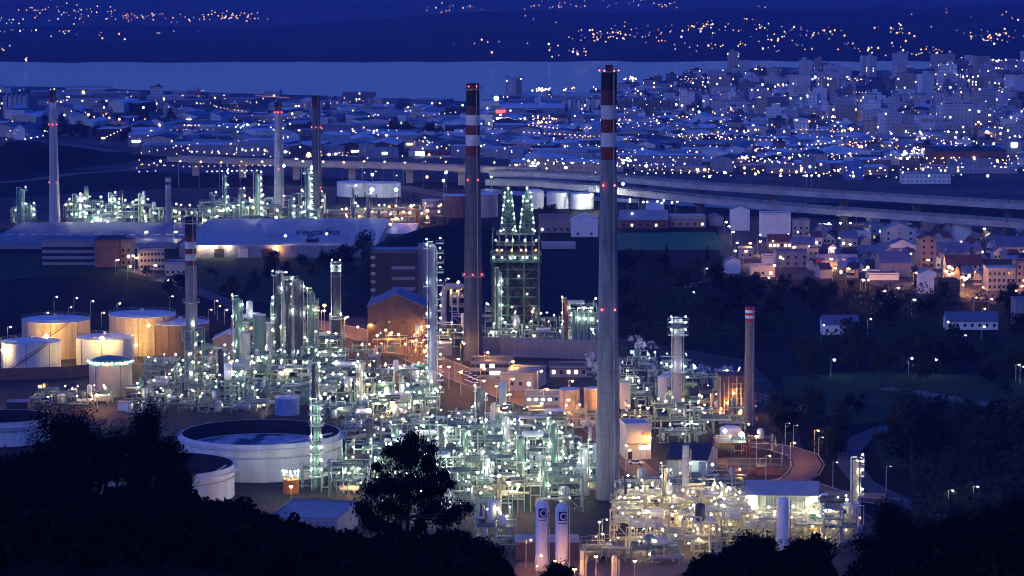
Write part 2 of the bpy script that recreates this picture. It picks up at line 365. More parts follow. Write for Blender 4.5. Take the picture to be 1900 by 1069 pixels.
# ------------------------------------------------------------------ lamps
_lm = {}
def lampmesh(kind, r, s='lamp'):
    k = (kind, round(r, 2))
    if k not in _lm:
        mb = MB(); mb.lathe(0, 0, [(r * .3, -r), (r, -r * .3), (r, r * .3), (r * .3, r)], 6)
        me = bpy.data.meshes.new(s); me.from_pydata(mb.v, [], mb.f); me.materials.append(EM[kind]); _lm[k] = me
    return _lm[k]
def lamp(parent, x, y, z, kind='g', r=.2, name='lamp'):
    o = bpy.data.objects.new(name, lampmesh(kind, r)); col.objects.link(o); o.parent = parent
    l = parent['_w'] if '_w' in parent else parent.location
    o.location = (x - l[0], y - l[1], z - l[2]); return o
_pole = {}
def street_lamp(x, y, h=9, kind='o', r=.3, label=None, group=None, z=0, arm=1.2):
    k = (h, arm)
    if k not in _pole:
        mb = MB(); mb.tube((0, 0, 0), (0, 0, h), .14, 6, .08)
        if arm: mb.tube((0, 0, h), (arm, 0, h + .25), .07, 4)
        me = bpy.data.meshes.new('pole'); me.from_pydata(mb.v, [], mb.f); me.materials.append(M['steel2']); _pole[k] = me
    px, py = pix(x, y, h)
    if label is None:
        c = {'o': 'orange', 'O': 'orange', 'F': 'yellow', 'R': 'orange', 'w': 'white', 'y': 'warm white', 'g': 'pale green', 'G': 'pale green', 'W': 'white', 'cw': 'white', 'co': 'orange', 'cc': 'cool white'}[kind]
        label = c + ' street lamp ' + zone(px, py)
    t = thing('street_lamp', label, 'street lamp', (x, y, z), 0, group or ('street lamps ' + zone(px, py)))
    p = bpy.data.objects.new('pole', _pole[k]); col.objects.link(p); p.parent = t
    if kind in 'ORoyw' and r > .12:
        hk = ('hood', round(r, 2))
        if hk not in _lm:
            mb = MB(); mb.lathe(0, 0, [(r * 1.9, r * .35), (r * 1.2, r * 1.2), (r * .3, r * 1.6)], 10); me = bpy.data.meshes.new('hood'); me.from_pydata(mb.v, [], mb.f); me.materials.append(M['dark']); _lm[hk] = me
        hh = bpy.data.objects.new('lamp_hood', _lm[hk]); col.objects.link(hh); hh.parent = t; hh.location = (arm, 0, h)
    hd = bpy.data.objects.new('lamp_head', lampmesh(kind, r)); col.objects.link(hd); hd.parent = t; hd.location = (arm, 0, h)
    return t
def zone(px, py):
    if py < 200: return 'by the bay shore'
    if py < 300: return 'in the far town'
    if py < 340 and px < 880: return 'beyond the far refinery'
    if py < 430 and px < 900: return 'in the far refinery'
    if py < 350: return 'behind the viaduct'
    if py < 560 and px > 1200: return 'in the village'
    if py < 520 and px < 880: return 'on the warehouse estate'
    if px > 1480: return 'on the dark wooded slope'
    if py < 640: return 'beyond the refinery yard'
    if px < 340: return 'among the storage tanks'
    return 'inside the refinery yard'
# ------------------------------------------------------------------ chimneys and columns
def banded(mbs, x, y, z0, z1, prof):   # prof(z)->radius
    pass
def chimney(px, pt, pb, wt, wb, bands, label, base='conc', lights=(), rings=(), name='chimney', wmid=None, top=None, n=28, cat='chimney'):
    g = G(px, pb); Y = g.y; k = pxm(Y); zt = P(px, pt, Y).z; gx = g.x
    t = thing(name, label, cat, (gx, Y, 0))
    def zz(py): return P(px, py, Y).z
    def rad(z):
        if wmid:
            zm = zz(wmid[0]); rm = wmid[1] / 2 * k
            if z > zm: return rm + (wt / 2 * k - rm) * (z - zm) / (zt - zm)
            return wb / 2 * k + (rm - wb / 2 * k) * z / zm
        return (wb + (wt - wb) * z / zt) / 2 * k
    edges = [(zz(b0), zz(b1), m, nm) for b0, b1, m, nm in bands]
    zlow = min([e[1] for e in edges] + [zt])
    mb = MB(); N = 14; mb.lathe(gx, Y, [(rad(zlow * i / N), zlow * i / N) for i in range(N + 1)], n, False, not edges); mb.build('shaft', M[base], t, smooth=True)
    for i, (a, b, m, nm) in enumerate(edges):
        mb = MB(); mb.lathe(gx, Y, [(rad(b), b), (rad(a), a)], n, False, i == 0); mb.build(nm, M[m], t, smooth=False)
    if top:
        mb = MB(); mb.lathe(gx, Y, [(top[0] / 2 * k, zt - .5), (top[0] / 2 * k, zz(top[1]))], 16); mb.build('flue_tip', M['soot'], t)
    for pr in rings:
        z = zz(pr); r = rad(z); mb = MB(); mb.lathe(gx, Y, [(r, z - .3), (r + 1.0, z), (r + 1.0, z + .15), (r, z + .15)], n, False, False)
        pl = sub(mb.build('platform', M['steel2'], t), t); mb = MB()
        for h_ in (.6, 1.1): mb.lathe(gx, Y, [(r + 1.0, z + h_), (r + 1.04, z + h_ + .08)], n, False, False)
        mb.build('handrail', M['steel2'], pl)
    for pr, xs in lights:
        z = zz(pr); r = rad(z)
        for a in xs: lamp(t, gx + math.cos(R(a)) * (r + .5), Y + math.sin(R(a)) * (r + .5), z, 'r', .2, 'aviation_light')
    mb = MB(); a = R(-60)                                   # ladder with safety cage
    for i in range(N):
        z0 = zt * i / N; z1 = zt * (i + 1) / N
        mb.tube((gx + math.cos(a) * (rad(z0) + .3), Y + math.sin(a) * (rad(z0) + .3), z0), (gx + math.cos(a) * (rad(z1) + .3), Y + math.sin(a) * (rad(z1) + .3), z1), .2, 4)
    mb.build('ladder', M['steel2'], t)
    return t
def column(px, pt, pb, w_, m, label, plats, kind='g', lr=.2, hang=1.0, name='distillation_column', cat='column', both=False, dome=True, side=1, pipes=1):
    g = G(px, pb); Y = g.y; k = pxm(Y); zt = P(px, pt, Y).z; r = w_ / 2 * k; x = g.x; lr *= .72
    t = thing(name, label, cat, (x, Y, 0))
    mb = MB(); pr = [(r * 1.15, 0), (r * 1.15, 2), (r, 3.5), (r, zt - r * .8)]
    pr += [(r * .85, zt - r * .35), (r * .45, zt - r * .08), (r * .05, zt)] if dome else [(r, zt)]
    mb.lathe(x, Y, pr, 20); mb.build('shell', M[m], t, smooth=True)
    for i, pp in enumerate(plats):
        z = P(px, pp, Y).z; s = side if not both else (1 if i % 2 else -1); full = both == 'full'
        mb = MB()
        if full: mb.lathe(x, Y, [(r, z), (r + hang, z), (r + hang, z + .12), (r, z + .12)], 16, False, False)
        else: mb.box(x + s * (r + hang / 2), Y - r * .3, z, hang, r * 1.6 + .8, .15)
        pl = sub(mb.build('platform', M['steel2'], t), t); mb = MB()
        if full: mb.lathe(x, Y, [(r + hang, z + 1.05), (r + hang + .05, z + 1.15)], 16, False, False); mb.lathe(x, Y, [(r + hang, z + .55), (r + hang + .05, z + .62)], 16, False, False)
        else:
            for h_ in (.55, 1.1): mb.box(x + s * (r + hang), Y - r * .3, z + h_, .08, r * 1.6 + .8, .08); mb.box(x + s * (r + hang / 2), Y - r * 1.1 - .7, z + h_, hang, .08, .08)
        mb.build('railing', M['steel2'], pl)
        if full:
            for a in (-140, -40): lamp(t, x + math.cos(R(a)) * (r + hang * .8), Y + math.sin(R(a)) * (r + hang * .8), z + 2.1, kind, lr)
        else:
            lamp(t, x + s * (r + hang * .6), Y - r * 1.1 - .4, z + 2.0, kind, lr)
    mb = MB(); s = side; mb.tube((x + s * (r + .35), Y - r * .5, 0), (x + s * (r + .35), Y - r * .5, zt - 1), .18, 4); mb.build('ladder', M['steel2'], t)
    for i in range(pipes):
        mb = MB(); xx = x - s * (r + .5 + i * .6); mb.path([(xx, Y - r * .6, .5), (xx, Y - r * .6, zt + .6 + i * .4), (x, Y, zt + .6 + i * .4)], .22, 6); mb.build('overhead_pipe', M['pipe'], t)
    return t
# ------------------------------------------------------------------ process structures
NL = [0]
def process(x0, x1, y0, y1, h, label, kind='g', steel='steel', pipe='pipe', lr=.155, dens=1.0, deckm='deck', post=.28, vess=None, name='process_structure', cat='process unit', fh=4.2, frame=True, lampd=1.0, seed=0, pipes=None, z0=0):
    rnd = random.Random(seed * 977 + int(x0 * 7) + int(y0 * 3))
    cx, cy = (x0 + x1) / 2, (y0 + y1) / 2; t = thing(name, label, cat, (cx, cy, z0)); w_ = x1 - x0; d = y1 - y0
    nx = max(1, round(w_ / 5)); ny = max(1, round(d / 6)); nf = max(1, round(h / fh)); fz = h / nf
    X = [x0 + w_ * i / nx for i in range(nx + 1)]; Yl = [y0 + d * j / ny for j in range(ny + 1)]
    hmap = [[nf - (rnd.random() < .35) * rnd.randint(0, max(0, nf // 2)) for j in range(ny)] for i in range(nx)]
    if frame:
        mb = MB()
        for i, x in enumerate(X):
            for j, y in enumerate(Yl):
                n_ = max(hmap[min(i, nx - 1)][min(j, ny - 1)], hmap[max(i - 1, 0)][max(j - 1, 0)])
                mb.box(x, y, 0, post, post, n_ * fz)
        for f in range(1, nf + 1):
            for j in range(ny + 1):
                for i in range(nx):
                    if hmap[i][min(j, ny - 1)] >= f: mb.box((X[i] + X[i + 1]) / 2, Yl[j], f * fz - .3, X[i + 1] - X[i], .2, .3)
            for i in range(nx + 1):
                for j in range(ny):
                    if hmap[min(i, nx - 1)][j] >= f: mb.box(X[i], (Yl[j] + Yl[j + 1]) / 2, f * fz - .28, .2, Yl[j + 1] - Yl[j], .26)
            for i in range(nx):
                if rnd.random() < .35 and hmap[i][0] >= f:
                    a = (X[i], Yl[0], (f - 1) * fz); b = (X[i + 1], Yl[0], f * fz)
                    if rnd.random() < .5: a, b = (X[i + 1], Yl[0], (f - 1) * fz), (X[i], Yl[0], f * fz)
                    mb.tube(a, b, .1, 4)
        mb.build('steel_frame', M[steel], t)
    dk = MB(); rl = MB(); lamps = []
    for f in range(1, nf + 1):
        for i in range(nx):
            for j in range(ny):
                if hmap[i][j] >= f and rnd.random() < (.6 if f < nf else .8):
                    z = f * fz; dk.box((X[i] + X[i + 1]) / 2, (Yl[j] + Yl[j + 1]) / 2, z + .01, X[i + 1] - X[i] - .1, Yl[j + 1] - Yl[j] - .1, .08)
                    if j == 0 or rnd.random() < .3:
                        for q in (.55, 1.1): rl.box((X[i] + X[i + 1]) / 2, Yl[j] + .1, z + q, X[i + 1] - X[i], .07, .07)
                        for q in range(3): rl.box(X[i] + (X[i + 1] - X[i]) * q / 2.5 + .2, Yl[j] + .1, z + .09, .07, .07, 1.05)
                    if i == 0 or hmap[i - 1][j] < f:
                        for q in (.55, 1.1): rl.box(X[i] + .1, (Yl[j] + Yl[j + 1]) / 2, z + q, .07, Yl[j + 1] - Yl[j], .07)
                    if rnd.random() < .8 * lampd: lamps.append((X[i] + rnd.uniform(.3, X[i + 1] - X[i]), Yl[j] + rnd.uniform(-.2, 1.2), z + rnd.uniform(1.9, 2.7)))
        lamps += [(rnd.uniform(x0, x1), y0 + rnd.uniform(-.3, d * .3), f * fz - .6) for _ in range(int(nx * .5 * lampd + rnd.random()))]
    if frame and dk.v:
        q = len(dk.v) // 8; first = None
        if q <= 8:
            for i in range(q):
                m1 = MB(); m1.add(dk.v[8 * i:8 * i + 8], [tuple(a - 8 * i for a in f) for f in dk.f[6 * i:6 * i + 6]]); o1 = m1.build('deck', M[deckm], t); first = first or o1
        else: first = dk.build('deck', M[deckm], t)
        rl.build('railing', M[steel], sub(first, t))
    nv = int((w_ * d / 60 + 1) * dens) if vess is None else vess
    for v in range(nv):
        q = rnd.random(); vx = rnd.uniform(x0 + 1, x1 - 1); vy = rnd.uniform(y0 + .5, y0 + d * .7); mm = M[rnd.choice(['vessel', 'vessel', 'vesselg', 'vesseld', 'tankwhite'])]
        f = rnd.randint(0, nf); z = f * fz + .1; mb = MB()
        if q < .4:
            r = rnd.uniform(.7, 1.5); hh = rnd.uniform(3, max(4, min(h * .8, 9)));
            mb.lathe(vx, vy, [(r * .7, z), (r, z + .6), (r, z + hh - .6), (r * .7, z + hh - .15), (r * .1, z + hh)], 14); mb.build('upright_vessel', mm, t, smooth=True)
        elif q < .75:
            r = rnd.uniform(.6, 1.2); L = rnd.uniform(4, 7); mb.drum((vx - L / 2, vy, z + r + .5), (vx + L / 2, vy, z + r + .5), r)
            for s in (-.3, .3): mb.box(vx + s * L, vy, z, .3, r * 1.6, .7)
            mb.build('drum', mm, t, smooth=False)
        else:
            r = .45
            for a in range(rnd.randint(2, 3)):
                mb.drum((vx - 1, vy - 3, z + r + .3 + a * 1.2), (vx - 1, vy + 2.5, z + r + .3 + a * 1.2), r, 10)
            mb.build('heat_exchanger', mm, t)
    npi = int((w_ * d / 22 + 3) * dens) if pipes is None else pipes
    mb = MB()
    for q in range(npi):
        p = Vector((rnd.uniform(x0, x1), rnd.uniform(y0 - .6, y0 + d * .6), rnd.choice([.6, fz - .8, fz + .8, fz * 2 - .8, h - 1, h + .8]) * (.6 + .4 * rnd.random()))); pts = [p.copy()]
        for s in range(rnd.randint(2, 5)):
            ax = rnd.choice([0, 0, 2, 2, 1]); p = p.copy()
            if ax == 0: p.x = min(x1 + 1, max(x0 - 1, p.x + rnd.choice([-1, 1]) * rnd.uniform(2, w_ * .7)))
            elif ax == 1: p.y = min(y1, max(y0 - .8, p.y + rnd.choice([-1, 1]) * rnd.uniform(1, 5)))
            else: p.z = min(h + 1.6, max(.4, p.z + rnd.choice([-1, 1]) * rnd.uniform(1.5, h * .7)))
            pts.append(p.copy())
        mb.path(pts, rnd.choice([.1, .13, .18, .25, .35]), 6)
    mb.build('pipework', M[pipe], t)
    lamps += [(rnd.uniform(x0, x1), rnd.uniform(y0 - .5, y1), rnd.uniform(1.5, 4)) for _ in range(int(nx * ny * .3 * lampd + .5))]
    for l in lamps[:98]:
        kk = kind
        q = rnd.random()
        if q < .27: kk = 'y'
        elif q < .32: kk = 'O'
        lamp(t, l[0], l[1], l[2], kk, lr * rnd.choice([.5, .65, .8, .95, 1.1, 1.5]) * (.6 if kk == 'O' and kind != 'O' else 1)); NL[0] += 1
    return t
def pipe_rack(x0, x1, y0, y1, z, label, n=6, m='pipe', kind='g', posts=True, lampstep=12, r=.22, steel='steel', name='pipe_rack', levels=1, lr=.18):
    """straight rack from (x0,y0) to (x1,y1) carrying n pipes at height z"""
    a = Vector((x0, y0, 0)); b = Vector((x1, y1, 0)); L = (b - a).length; d = (b - a).normalized(); nr = Vector((-d.y, d.x, 0)); w_ = n * r * 3.2
    t = thing(name, label, 'pipe rack', ((x0 + x1) / 2, (y0 + y1) / 2, 0)); ang = math.atan2(d.y, d.x)
    mb = MB(); k = max(1, int(L / 6))
    for lv in range(levels):
        zz = z + lv * 2.6
        for i in range(k + 1):
            c = a + d * (L * i / k)
            for s in (-.5, .5):
                q = c + nr * s * w_
                if lv == 0: mb.box(q.x, q.y, 0, .3, .3, z + (levels - 1) * 2.6 + .3, ang)
            mb.box(c.x, c.y, zz - .25, .22, w_, .25, ang)
    mb.build('rack_frame', M[steel], t)
    for lv in range(levels):
        zz = z + lv * 2.6
        for i in range(n):
            mb = MB(); o = nr * ((i + .5) / n - .5) * w_; rr = r * (.6 + .5 * ((i * 7 + lv * 3) % 5) / 4)
            mb.tube(a + o + Vector((0, 0, zz + rr)), b + o + Vector((0, 0, zz + rr)), rr, 8); mb.build('pipe', M[m], t, smooth=False)
    if lampstep:
        for i in range(int(L / lampstep)):
            c = a + d * (lampstep * (i + .5)) - nr * w_ * .5
            lamp(t, c.x, c.y, z + levels * 2.6 - 1.2, kind, lr)
    return t
# ------------------------------------------------------------------ tanks
def tank(px, pb, w_, pt, label, wall='tankwhite', roof='cone', roofm='tankroof', stair=None, name='storage_tank', bands=0, seams=0, rim=True):
    """pb: photo row of the lowest point of the front wall, pt: row of the front rim"""
    g = G(px, pb); Yf = g.y; k = pxm(Yf); r = w_ / 2 * k; Y = Yf + r; r = w_ / 2 * pxm(Y); Y = Yf + r; x = P(px, pb, Y).x; hh = P(px, pt, Yf).z
    t = thing(name, label, 'tank', (x, Y, 0)); N = 56
    mb = MB()
    if roof == 'open':
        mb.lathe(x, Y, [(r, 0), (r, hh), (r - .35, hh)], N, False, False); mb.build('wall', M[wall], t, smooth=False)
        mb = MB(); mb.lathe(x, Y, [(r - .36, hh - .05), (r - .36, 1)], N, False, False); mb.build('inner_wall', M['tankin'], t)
        dz = roofm
        mb = MB(); mb.lathe(x, Y, [(r * .995 - .4, hh - dz), (r * .86, hh - dz + .25)], N, False, False); mb.build('roof_seal', M['tankroof'], t)
        mb = MB(); mb.lathe(x, Y, [(r * .86, hh - dz + .2), (r * .02, hh - dz + .1)], N, False, True); mb.build('floating_roof', M['floatroof'], t)
        mb = MB(); mb.lathe(x, Y, [(r, hh - 1.6), (r + .9, hh - 1.6), (r + .9, hh - 1.4), (r, hh - 1.4)], N, False, False)
        for q in (.5, 1.): mb.lathe(x, Y, [(r + .9, hh - 1.5 + q), (r + .98, hh - 1.4 + q)], N, False, False)
        mb.build('rim_walkway', M['tankroof'], t)
        mb = MB(); mb.lathe(x, Y, [(r, hh * .62), (r + .35, hh * .62), (r + .35, hh * .62 + .35), (r, hh * .62 + .35)], N, False, False); mb.build('wind_girder', M['steel2'], t)
        mb = MB(); mb.tube((x + r * .9, Y - r * .1, hh), (x + r * .2, Y, hh - dz + .4), .3, 4); mb.build('rolling_ladder', M['steel2'], t)
    else:
        mb.lathe(x, Y, [(r, 0), (r, hh)], N, False, False); mb.build('wall', M[wall], t, smooth=False)
        mb = MB(); ch = r * roof if not isinstance(roof, str) else r * .09
        if roof == 'dome': mb.lathe(x, Y, [(r + .1, hh)] + [(r * math.cos(a * math.pi / 16), hh + .1 + r * .35 * math.sin(a * math.pi / 16)) for a in range(1, 8)] + [(.05, hh + r * .36)], N, True, True)
        else: mb.lathe(x, Y, [(r + .15, hh - .15), (r + .15, hh + .05), (.1, hh + ch)], N, True, True)
        rf = sub(mb.build('roof', M[roofm], t, smooth=False), t)
        if rim:
            mb = MB()
            for q in (.55, 1.1): mb.lathe(x, Y, [(r, hh + q), (r + .06, hh + q + .07)], N, False, False)
            for i in range(28): mb.box(x + math.cos(i * math.pi / 14) * r, Y + math.sin(i * math.pi / 14) * r, hh, .07, .07, 1.1)
            mb.build('roof_railing', M['steel2'], rf)
            mb = MB(); mb.lathe(x, Y, [(.6, hh + ch * .9), (.6, hh + ch + 1)], 10); mb.build('vent', M['steel2'], rf)
    for i in range(seams):
        a = R(-160 + 140 * (i + .5) / seams); mb = MB(); mb.tube((x + math.cos(a) * (r + .08), Y + math.sin(a) * (r + .08), 0), (x + math.cos(a) * (r + .08), Y + math.sin(a) * (r + .08), hh), .13, 4); mb.build('downpipe', M['tankdark'], t)
    if stair:
        a0, a1 = stair; mb = MB(); n = 26
        for i in range(n):
            a = R(a0 + (a1 - a0) * i / n); b = R(a0 + (a1 - a0) * (i + 1) / n); z = hh * i / n; z2 = hh * (i + 1) / n
            for q in (0, 1.0): mb.tube((x + math.cos(a) * (r + .7), Y + math.sin(a) * (r + .7), z + q), (x + math.cos(b) * (r + .7), Y + math.sin(b) * (r + .7), z2 + q), .12 if q else .22, 4)
        mb.build('spiral_stair', M['tankdark'], t)
    return t, x, Y, r, hh
# ------------------------------------------------------------------ buildings
def windows(t, W, h, rows, cols, y, wz=1.3, ww=1.1, lit=0., z0=1.2, rnd=random, side=False, lk='ww', pitch=3.0, mx=None):
    for rI in range(rows):
        for c in range(cols):
            x = -W / 2 + W * (c + .5) / cols; z = z0 + rI * pitch
            if z + wz > h: continue
            mb = MB()
            if side: mb.box(y, x, z, .08, ww, wz)
            else: mb.box(x, y, z, ww, .08, wz)
            o = mb.build('window', EM[lk] if rnd.random() < lit else M['glass'], t, local=True)
def gable(t, W, D, h, rh, wall, roof, over=.4, axis='x', hip=0., chim=False):
    """walls with gables; ridge along axis"""
    mb = MB()
    if axis == 'x':
        mb.add([(-W / 2, -D / 2, 0), (W / 2, -D / 2, 0), (W / 2, D / 2, 0), (-W / 2, D / 2, 0), (-W / 2, -D / 2, h), (W / 2, -D / 2, h), (W / 2, D / 2, h), (-W / 2, D / 2, h), (-W / 2 + hip, 0, h + rh), (W / 2 - hip, 0, h + rh)],
               [(0, 1, 5, 4), (2, 3, 7, 6), (1, 2, 6, 9, 5), (3, 0, 4, 8, 7)])
        mb.build('wall', M[wall], t, local=True)
        mb = MB(); th = .25; e = over; s = rh / (D / 2)
        for q in (-1, 1):
            y0 = q * (D / 2 + e); z0 = h - e * s
            a = [(-W / 2 - e * .6, y0, z0 + .06), (W / 2 + e * .6, y0, z0 + .06), (W / 2 + e * .6 - hip, 0, h + rh + .06), (-W / 2 - e * .6 + hip, 0, h + rh + .06)]
            mb.add(a + [(p[0], p[1], p[2] + th) for p in a], [(0, 1, 2, 3), (7, 6, 5, 4), (0, 4, 5, 1), (1, 5, 6, 2), (2, 6, 7, 3), (3, 7, 4, 0)])
        mb.build('roof', M[roof], t, local=True)
    else:
        mb.add([(-W / 2, -D / 2, 0), (W / 2, -D / 2, 0), (W / 2, D / 2, 0), (-W / 2, D / 2, 0), (-W / 2, -D / 2, h), (W / 2, -D / 2, h), (W / 2, D / 2, h), (-W / 2, D / 2, h), (0, -D / 2, h + rh), (0, D / 2, h + rh)],
               [(0, 1, 5, 8, 4), (2, 3, 7, 9, 6), (1, 2, 6, 5), (3, 0, 4, 7)])
        mb.build('wall', M[wall], t, local=True)
        mb = MB(); th = .25; e = over; s = rh / (W / 2)
        for q in (-1, 1):
            x0 = q * (W / 2 + e); z0 = h - e * s
            a = [(x0, -D / 2 - e * .6, z0 + .06), (x0, D / 2 + e * .6, z0 + .06), (0, D / 2 + e * .6, h + rh + .06), (0, -D / 2 - e * .6, h + rh + .06)]
            mb.add(a + [(p[0], p[1], p[2] + th) for p in a], [(0, 1, 2, 3), (7, 6, 5, 4), (0, 4, 5, 1), (1, 5, 6, 2), (2, 6, 7, 3), (3, 7, 4, 0)])
        mb.build('roof', M[roof], t, local=True)
    if chim:
        mb = MB(); mb.box(W * .25, .6, h + rh * .3, .8, .8, rh * .9 + .8); mb.build('chimney_pot', M['rgrey'], t, local=True)
def flat(t, W, D, h, wall, roof, para=.6):
    mb = MB(); mb.box(0, 0, 0, W, D, h); mb.build('wall', M[wall] if isinstance(wall, str) else wall, t, local=True)
    mb = MB(); mb.box(0, 0, h + .003, W + .3, D + .3, .25); mb.build('roof', M[roof], t, local=True)
    if para:
        mb = MB()
        for s in (-1, 1): mb.box(0, s * D / 2, h + .256, W + .3, .25, para); mb.box(s * (W / 2), 0, h + .256, .25, D - .26, para)
        mb.build('parapet', M[wall] if isinstance(wall, str) else wall, t, local=True)
def bld(name, label, cat, px0, px1, pb, ph, depth, rz=0., group=None, kind='flat', wall='rwhite', roof='roofgrey', rh=None, axis='x', win=None, lit=0., hip=0., lk='ww', chim=False, para=.6, over=.4, swin=None, **kw):
    """front base line at photo row pb between px0 and px1; wall height in photo pixels ph"""
    g = G((px0 + px1) / 2, pb); Y = g.y; k = pxm(Y); W = (px1 - px0) * k; h = ph * k * 1.01
    if rz: W = W / (abs(math.cos(rz)) + depth / max(W, 1) * abs(math.sin(rz)))
    t = thing(name, label, cat, (g.x, Y + depth / 2, 0), rz, group)
    if kind == 'flat': flat(t, W, depth, h, wall, roof, para)
    else: gable(t, W, depth, h, rh if rh else min(W, depth) * .22, wall, roof, axis=axis, hip=hip, chim=chim, over=over)
    rnd = random.Random(int(px0 * 3 + pb))
    if win: windows(t, W, h + (1 if kind != 'flat' else 0), win[0], win[1], -depth / 2 - .045, lit=lit, rnd=rnd, lk=lk, **kw)
    if swin: windows(t, depth, h, swin[0], swin[1], (-W / 2 - .045) if swin[2] < 0 else W / 2 + .045, lit=lit, rnd=rnd, side=True, lk=lk, **kw)
    return t, W, h, Y
# ------------------------------------------------------------------ trees
def crown_mesh(name, R_, Hc, n, leaf, seed, lobes=7, z0=0., m='leaf', cone=False, flatl=.35):
    rnd = random.Random(seed); mb = MB(); L = []
    for i in range(lobes):
        a = rnd.uniform(0, 6.28); q = rnd.uniform(.1, .68) * R_; z = z0 + Hc * rnd.uniform(.2, .82)
        if cone: q *= (1 - (z - z0) / Hc) * 1.1
        L.append((math.cos(a) * q, math.sin(a) * q, z, R_ * rnd.uniform(.3, .52)))
    L.append((0, 0, z0 + Hc * .5, R_ * .55))
    for i in range(n):
        c = rnd.choice(L); u = Vector((rnd.gauss(0, .5), rnd.gauss(0, .5), rnd.gauss(0, .5))) * c[3] * 1.05 if rnd.random() < .6 else Vector((rnd.gauss(0, 1), rnd.gauss(0, 1), rnd.gauss(0, 1))).normalized() * (rnd.random() ** .45) * c[3]
        p = Vector((c[0] + u.x, c[1] + u.y, c[2] + u.z * (Hc / R_ * .5 if not cone else 1.2)))
        if cone:
            f = max(.05, 1 - (p.z - z0) / Hc); p.x *= f * 1.3; p.y *= f * 1.3
        nrm = Vector((rnd.gauss(0, 1), rnd.gauss(0, 1), rnd.gauss(0, .8))).normalized(); a = nrm.orthogonal().normalized(); b = nrm.cross(a)
        s = leaf * rnd.uniform(.6, 1.4)
        mb.add([p - a * s, p - b * s * flatl, p + a * s, p + b * s * flatl], [(0, 1, 2, 3)])
    me = bpy.data.meshes.new(name); me.from_pydata([tuple(v) for v in mb.v], [], mb.f); me.materials.append(M[m]); return me
def trunk_mesh(name, h, r, seed, limbs=5, spread=2.0):
    rnd = random.Random(seed); mb = MB(); p = Vector((0, 0, -.5)); q = Vector((rnd.uniform(-.3, .3), 0, h * .5)); mb.tube(p, q, r, 7, r * .7); e = Vector((rnd.uniform(-.5, .5), 0, h)); mb.tube(q, e, r * .7, 7, r * .3)
    for i in range(limbs):
        b = q.lerp(e, rnd.random() * .8); a = rnd.uniform(0, 6.28); s = spread * rnd.uniform(.6, 1.1)
        c = b + Vector((math.cos(a) * s, math.sin(a) * s, s * rnd.uniform(.5, 1.1))); mb.tube(b, c, r * .35, 5, r * .12)
        c2 = c + Vector((math.cos(a + .6) * s * .5, math.sin(a + .6) * s * .5, s * .5)); mb.tube(c, c2, r * .14, 4, r * .05)
    me = bpy.data.meshes.new(name); me.from_pydata([tuple(v) for v in mb.v], [], mb.f); me.materials.append(M['bark']); return me
def tree(x, y, z, cm, tm, label, s=1., rz=0., group=None, cat='tree', name='tree', sz=None):
    t = thing(name, label, cat, (x, y, z), rz, group); t.scale = (s, s, sz or s)
    for nm, me in (('trunk', tm), ('crown', cm)):
        o = bpy.data.objects.new(nm, me); col.objects.link(o); o.parent = t
    return t
# ================================================================== the tall chimneys
B = 'paint_band'
chimney(1127, 132, 925, 29, 46, [(132, 167, 'soot', 'soot_band'), (167, 195, 'sootbrown', 'brown_band'), (195, 221, 'bandwhite', 'white_band'), (221, 246, 'bandred', 'red_band'), (246, 272, 'bandwhite', 'white_band'), (272, 296, 'bandred', 'red_band')],
        'tallest chimney of all, red and white bands below a sooty black top', lights=[(131, (-120, -60, 180, 0)), (343, (-125, -55)), (573, (-125, -55))], wmid=(300, 30), top=(14, 121), rings=[133])
chimney(878, 155, 668, 24, 37, [(155, 196, 'soot', 'soot_band'), (196, 213, 'sootbrown', 'brown_band'), (213, 232, 'bandwhite', 'white_band'), (232, 250, 'bandred', 'red_band'), (250, 270, 'bandwhite', 'white_band'), (270, 290, 'bandred', 'red_band'), (290, 512, 'conc2', 'dark_section')],
        'striped chimney with a long black top and a lamp ring halfway up', base='conc2', lights=[(160, (-120, -60)), (333, (-125, -55)), (508, (-150, -90, -30))], rings=[166, 512])
chimney(357, 402, 722, 20, 24, [(402, 413, 'soot', 'soot_band'), (414, 437, 'soot', 'soot_band'), (437, 448, 'sootbrown', 'brown_band'), (448, 461, 'bandwhite', 'white_band'), (461, 471, 'bandred', 'red_band'), (471, 483, 'bandwhite', 'white_band'), (483, 492, 'bandred', 'red_band')],
        'shorter chimney with two white bands rising behind the round storage tanks', rings=[414, 561])
chimney(102, 168, 420, 12, 21, [(168, 180, 'soot', 'soot_band'), (180, 190, 'bandred', 'red_band'), (190, 200, 'bandwhite', 'white_band')], 'pale tapering chimney with a diagonal duct at its foot', base='concpale', lights=[(231, (-150, -90, -30)), (338, (-150, -60))])
chimney(518, 190, 408, 13, 20, [(190, 198, 'soot', 'soot_band'), (198, 206, 'bandred', 'red_band')], 'pale grey tapering chimney beyond the white lettered roof', base='concpale', lights=[(208, (-150, -90, -30)), (313, (-90,))])
chimney(588, 178, 412, 15, 18, [(178, 190, 'soot', 'soot_band'), (190, 200, 'sootbrown', 'brown_band')], 'dark slate coloured chimney beside the white floodlit tanks', base='conc2', lights=[(236, (-150, -90, -30)), (348, (-150, -40))])
chimney(313, 330, 424, 10, 12, [(330, 337, 'bandwhite', 'white_band'), (337, 343, 'bandred', 'red_band'), (343, 350, 'bandwhite', 'white_band')], 'small brownish chimney with two white bands at its tip', base='beige')
chimney(1390, 570, 790, 18, 20, [(570, 575, 'capred', 'red_band'), (575, 580, 'capwhite', 'white_band'), (580, 585, 'capred', 'red_band'), (585, 590, 'capwhite', 'white_band'), (590, 597, 'capred', 'red_band')],
        'tan chimney with a red cap and two thin white bands', base='concdim')
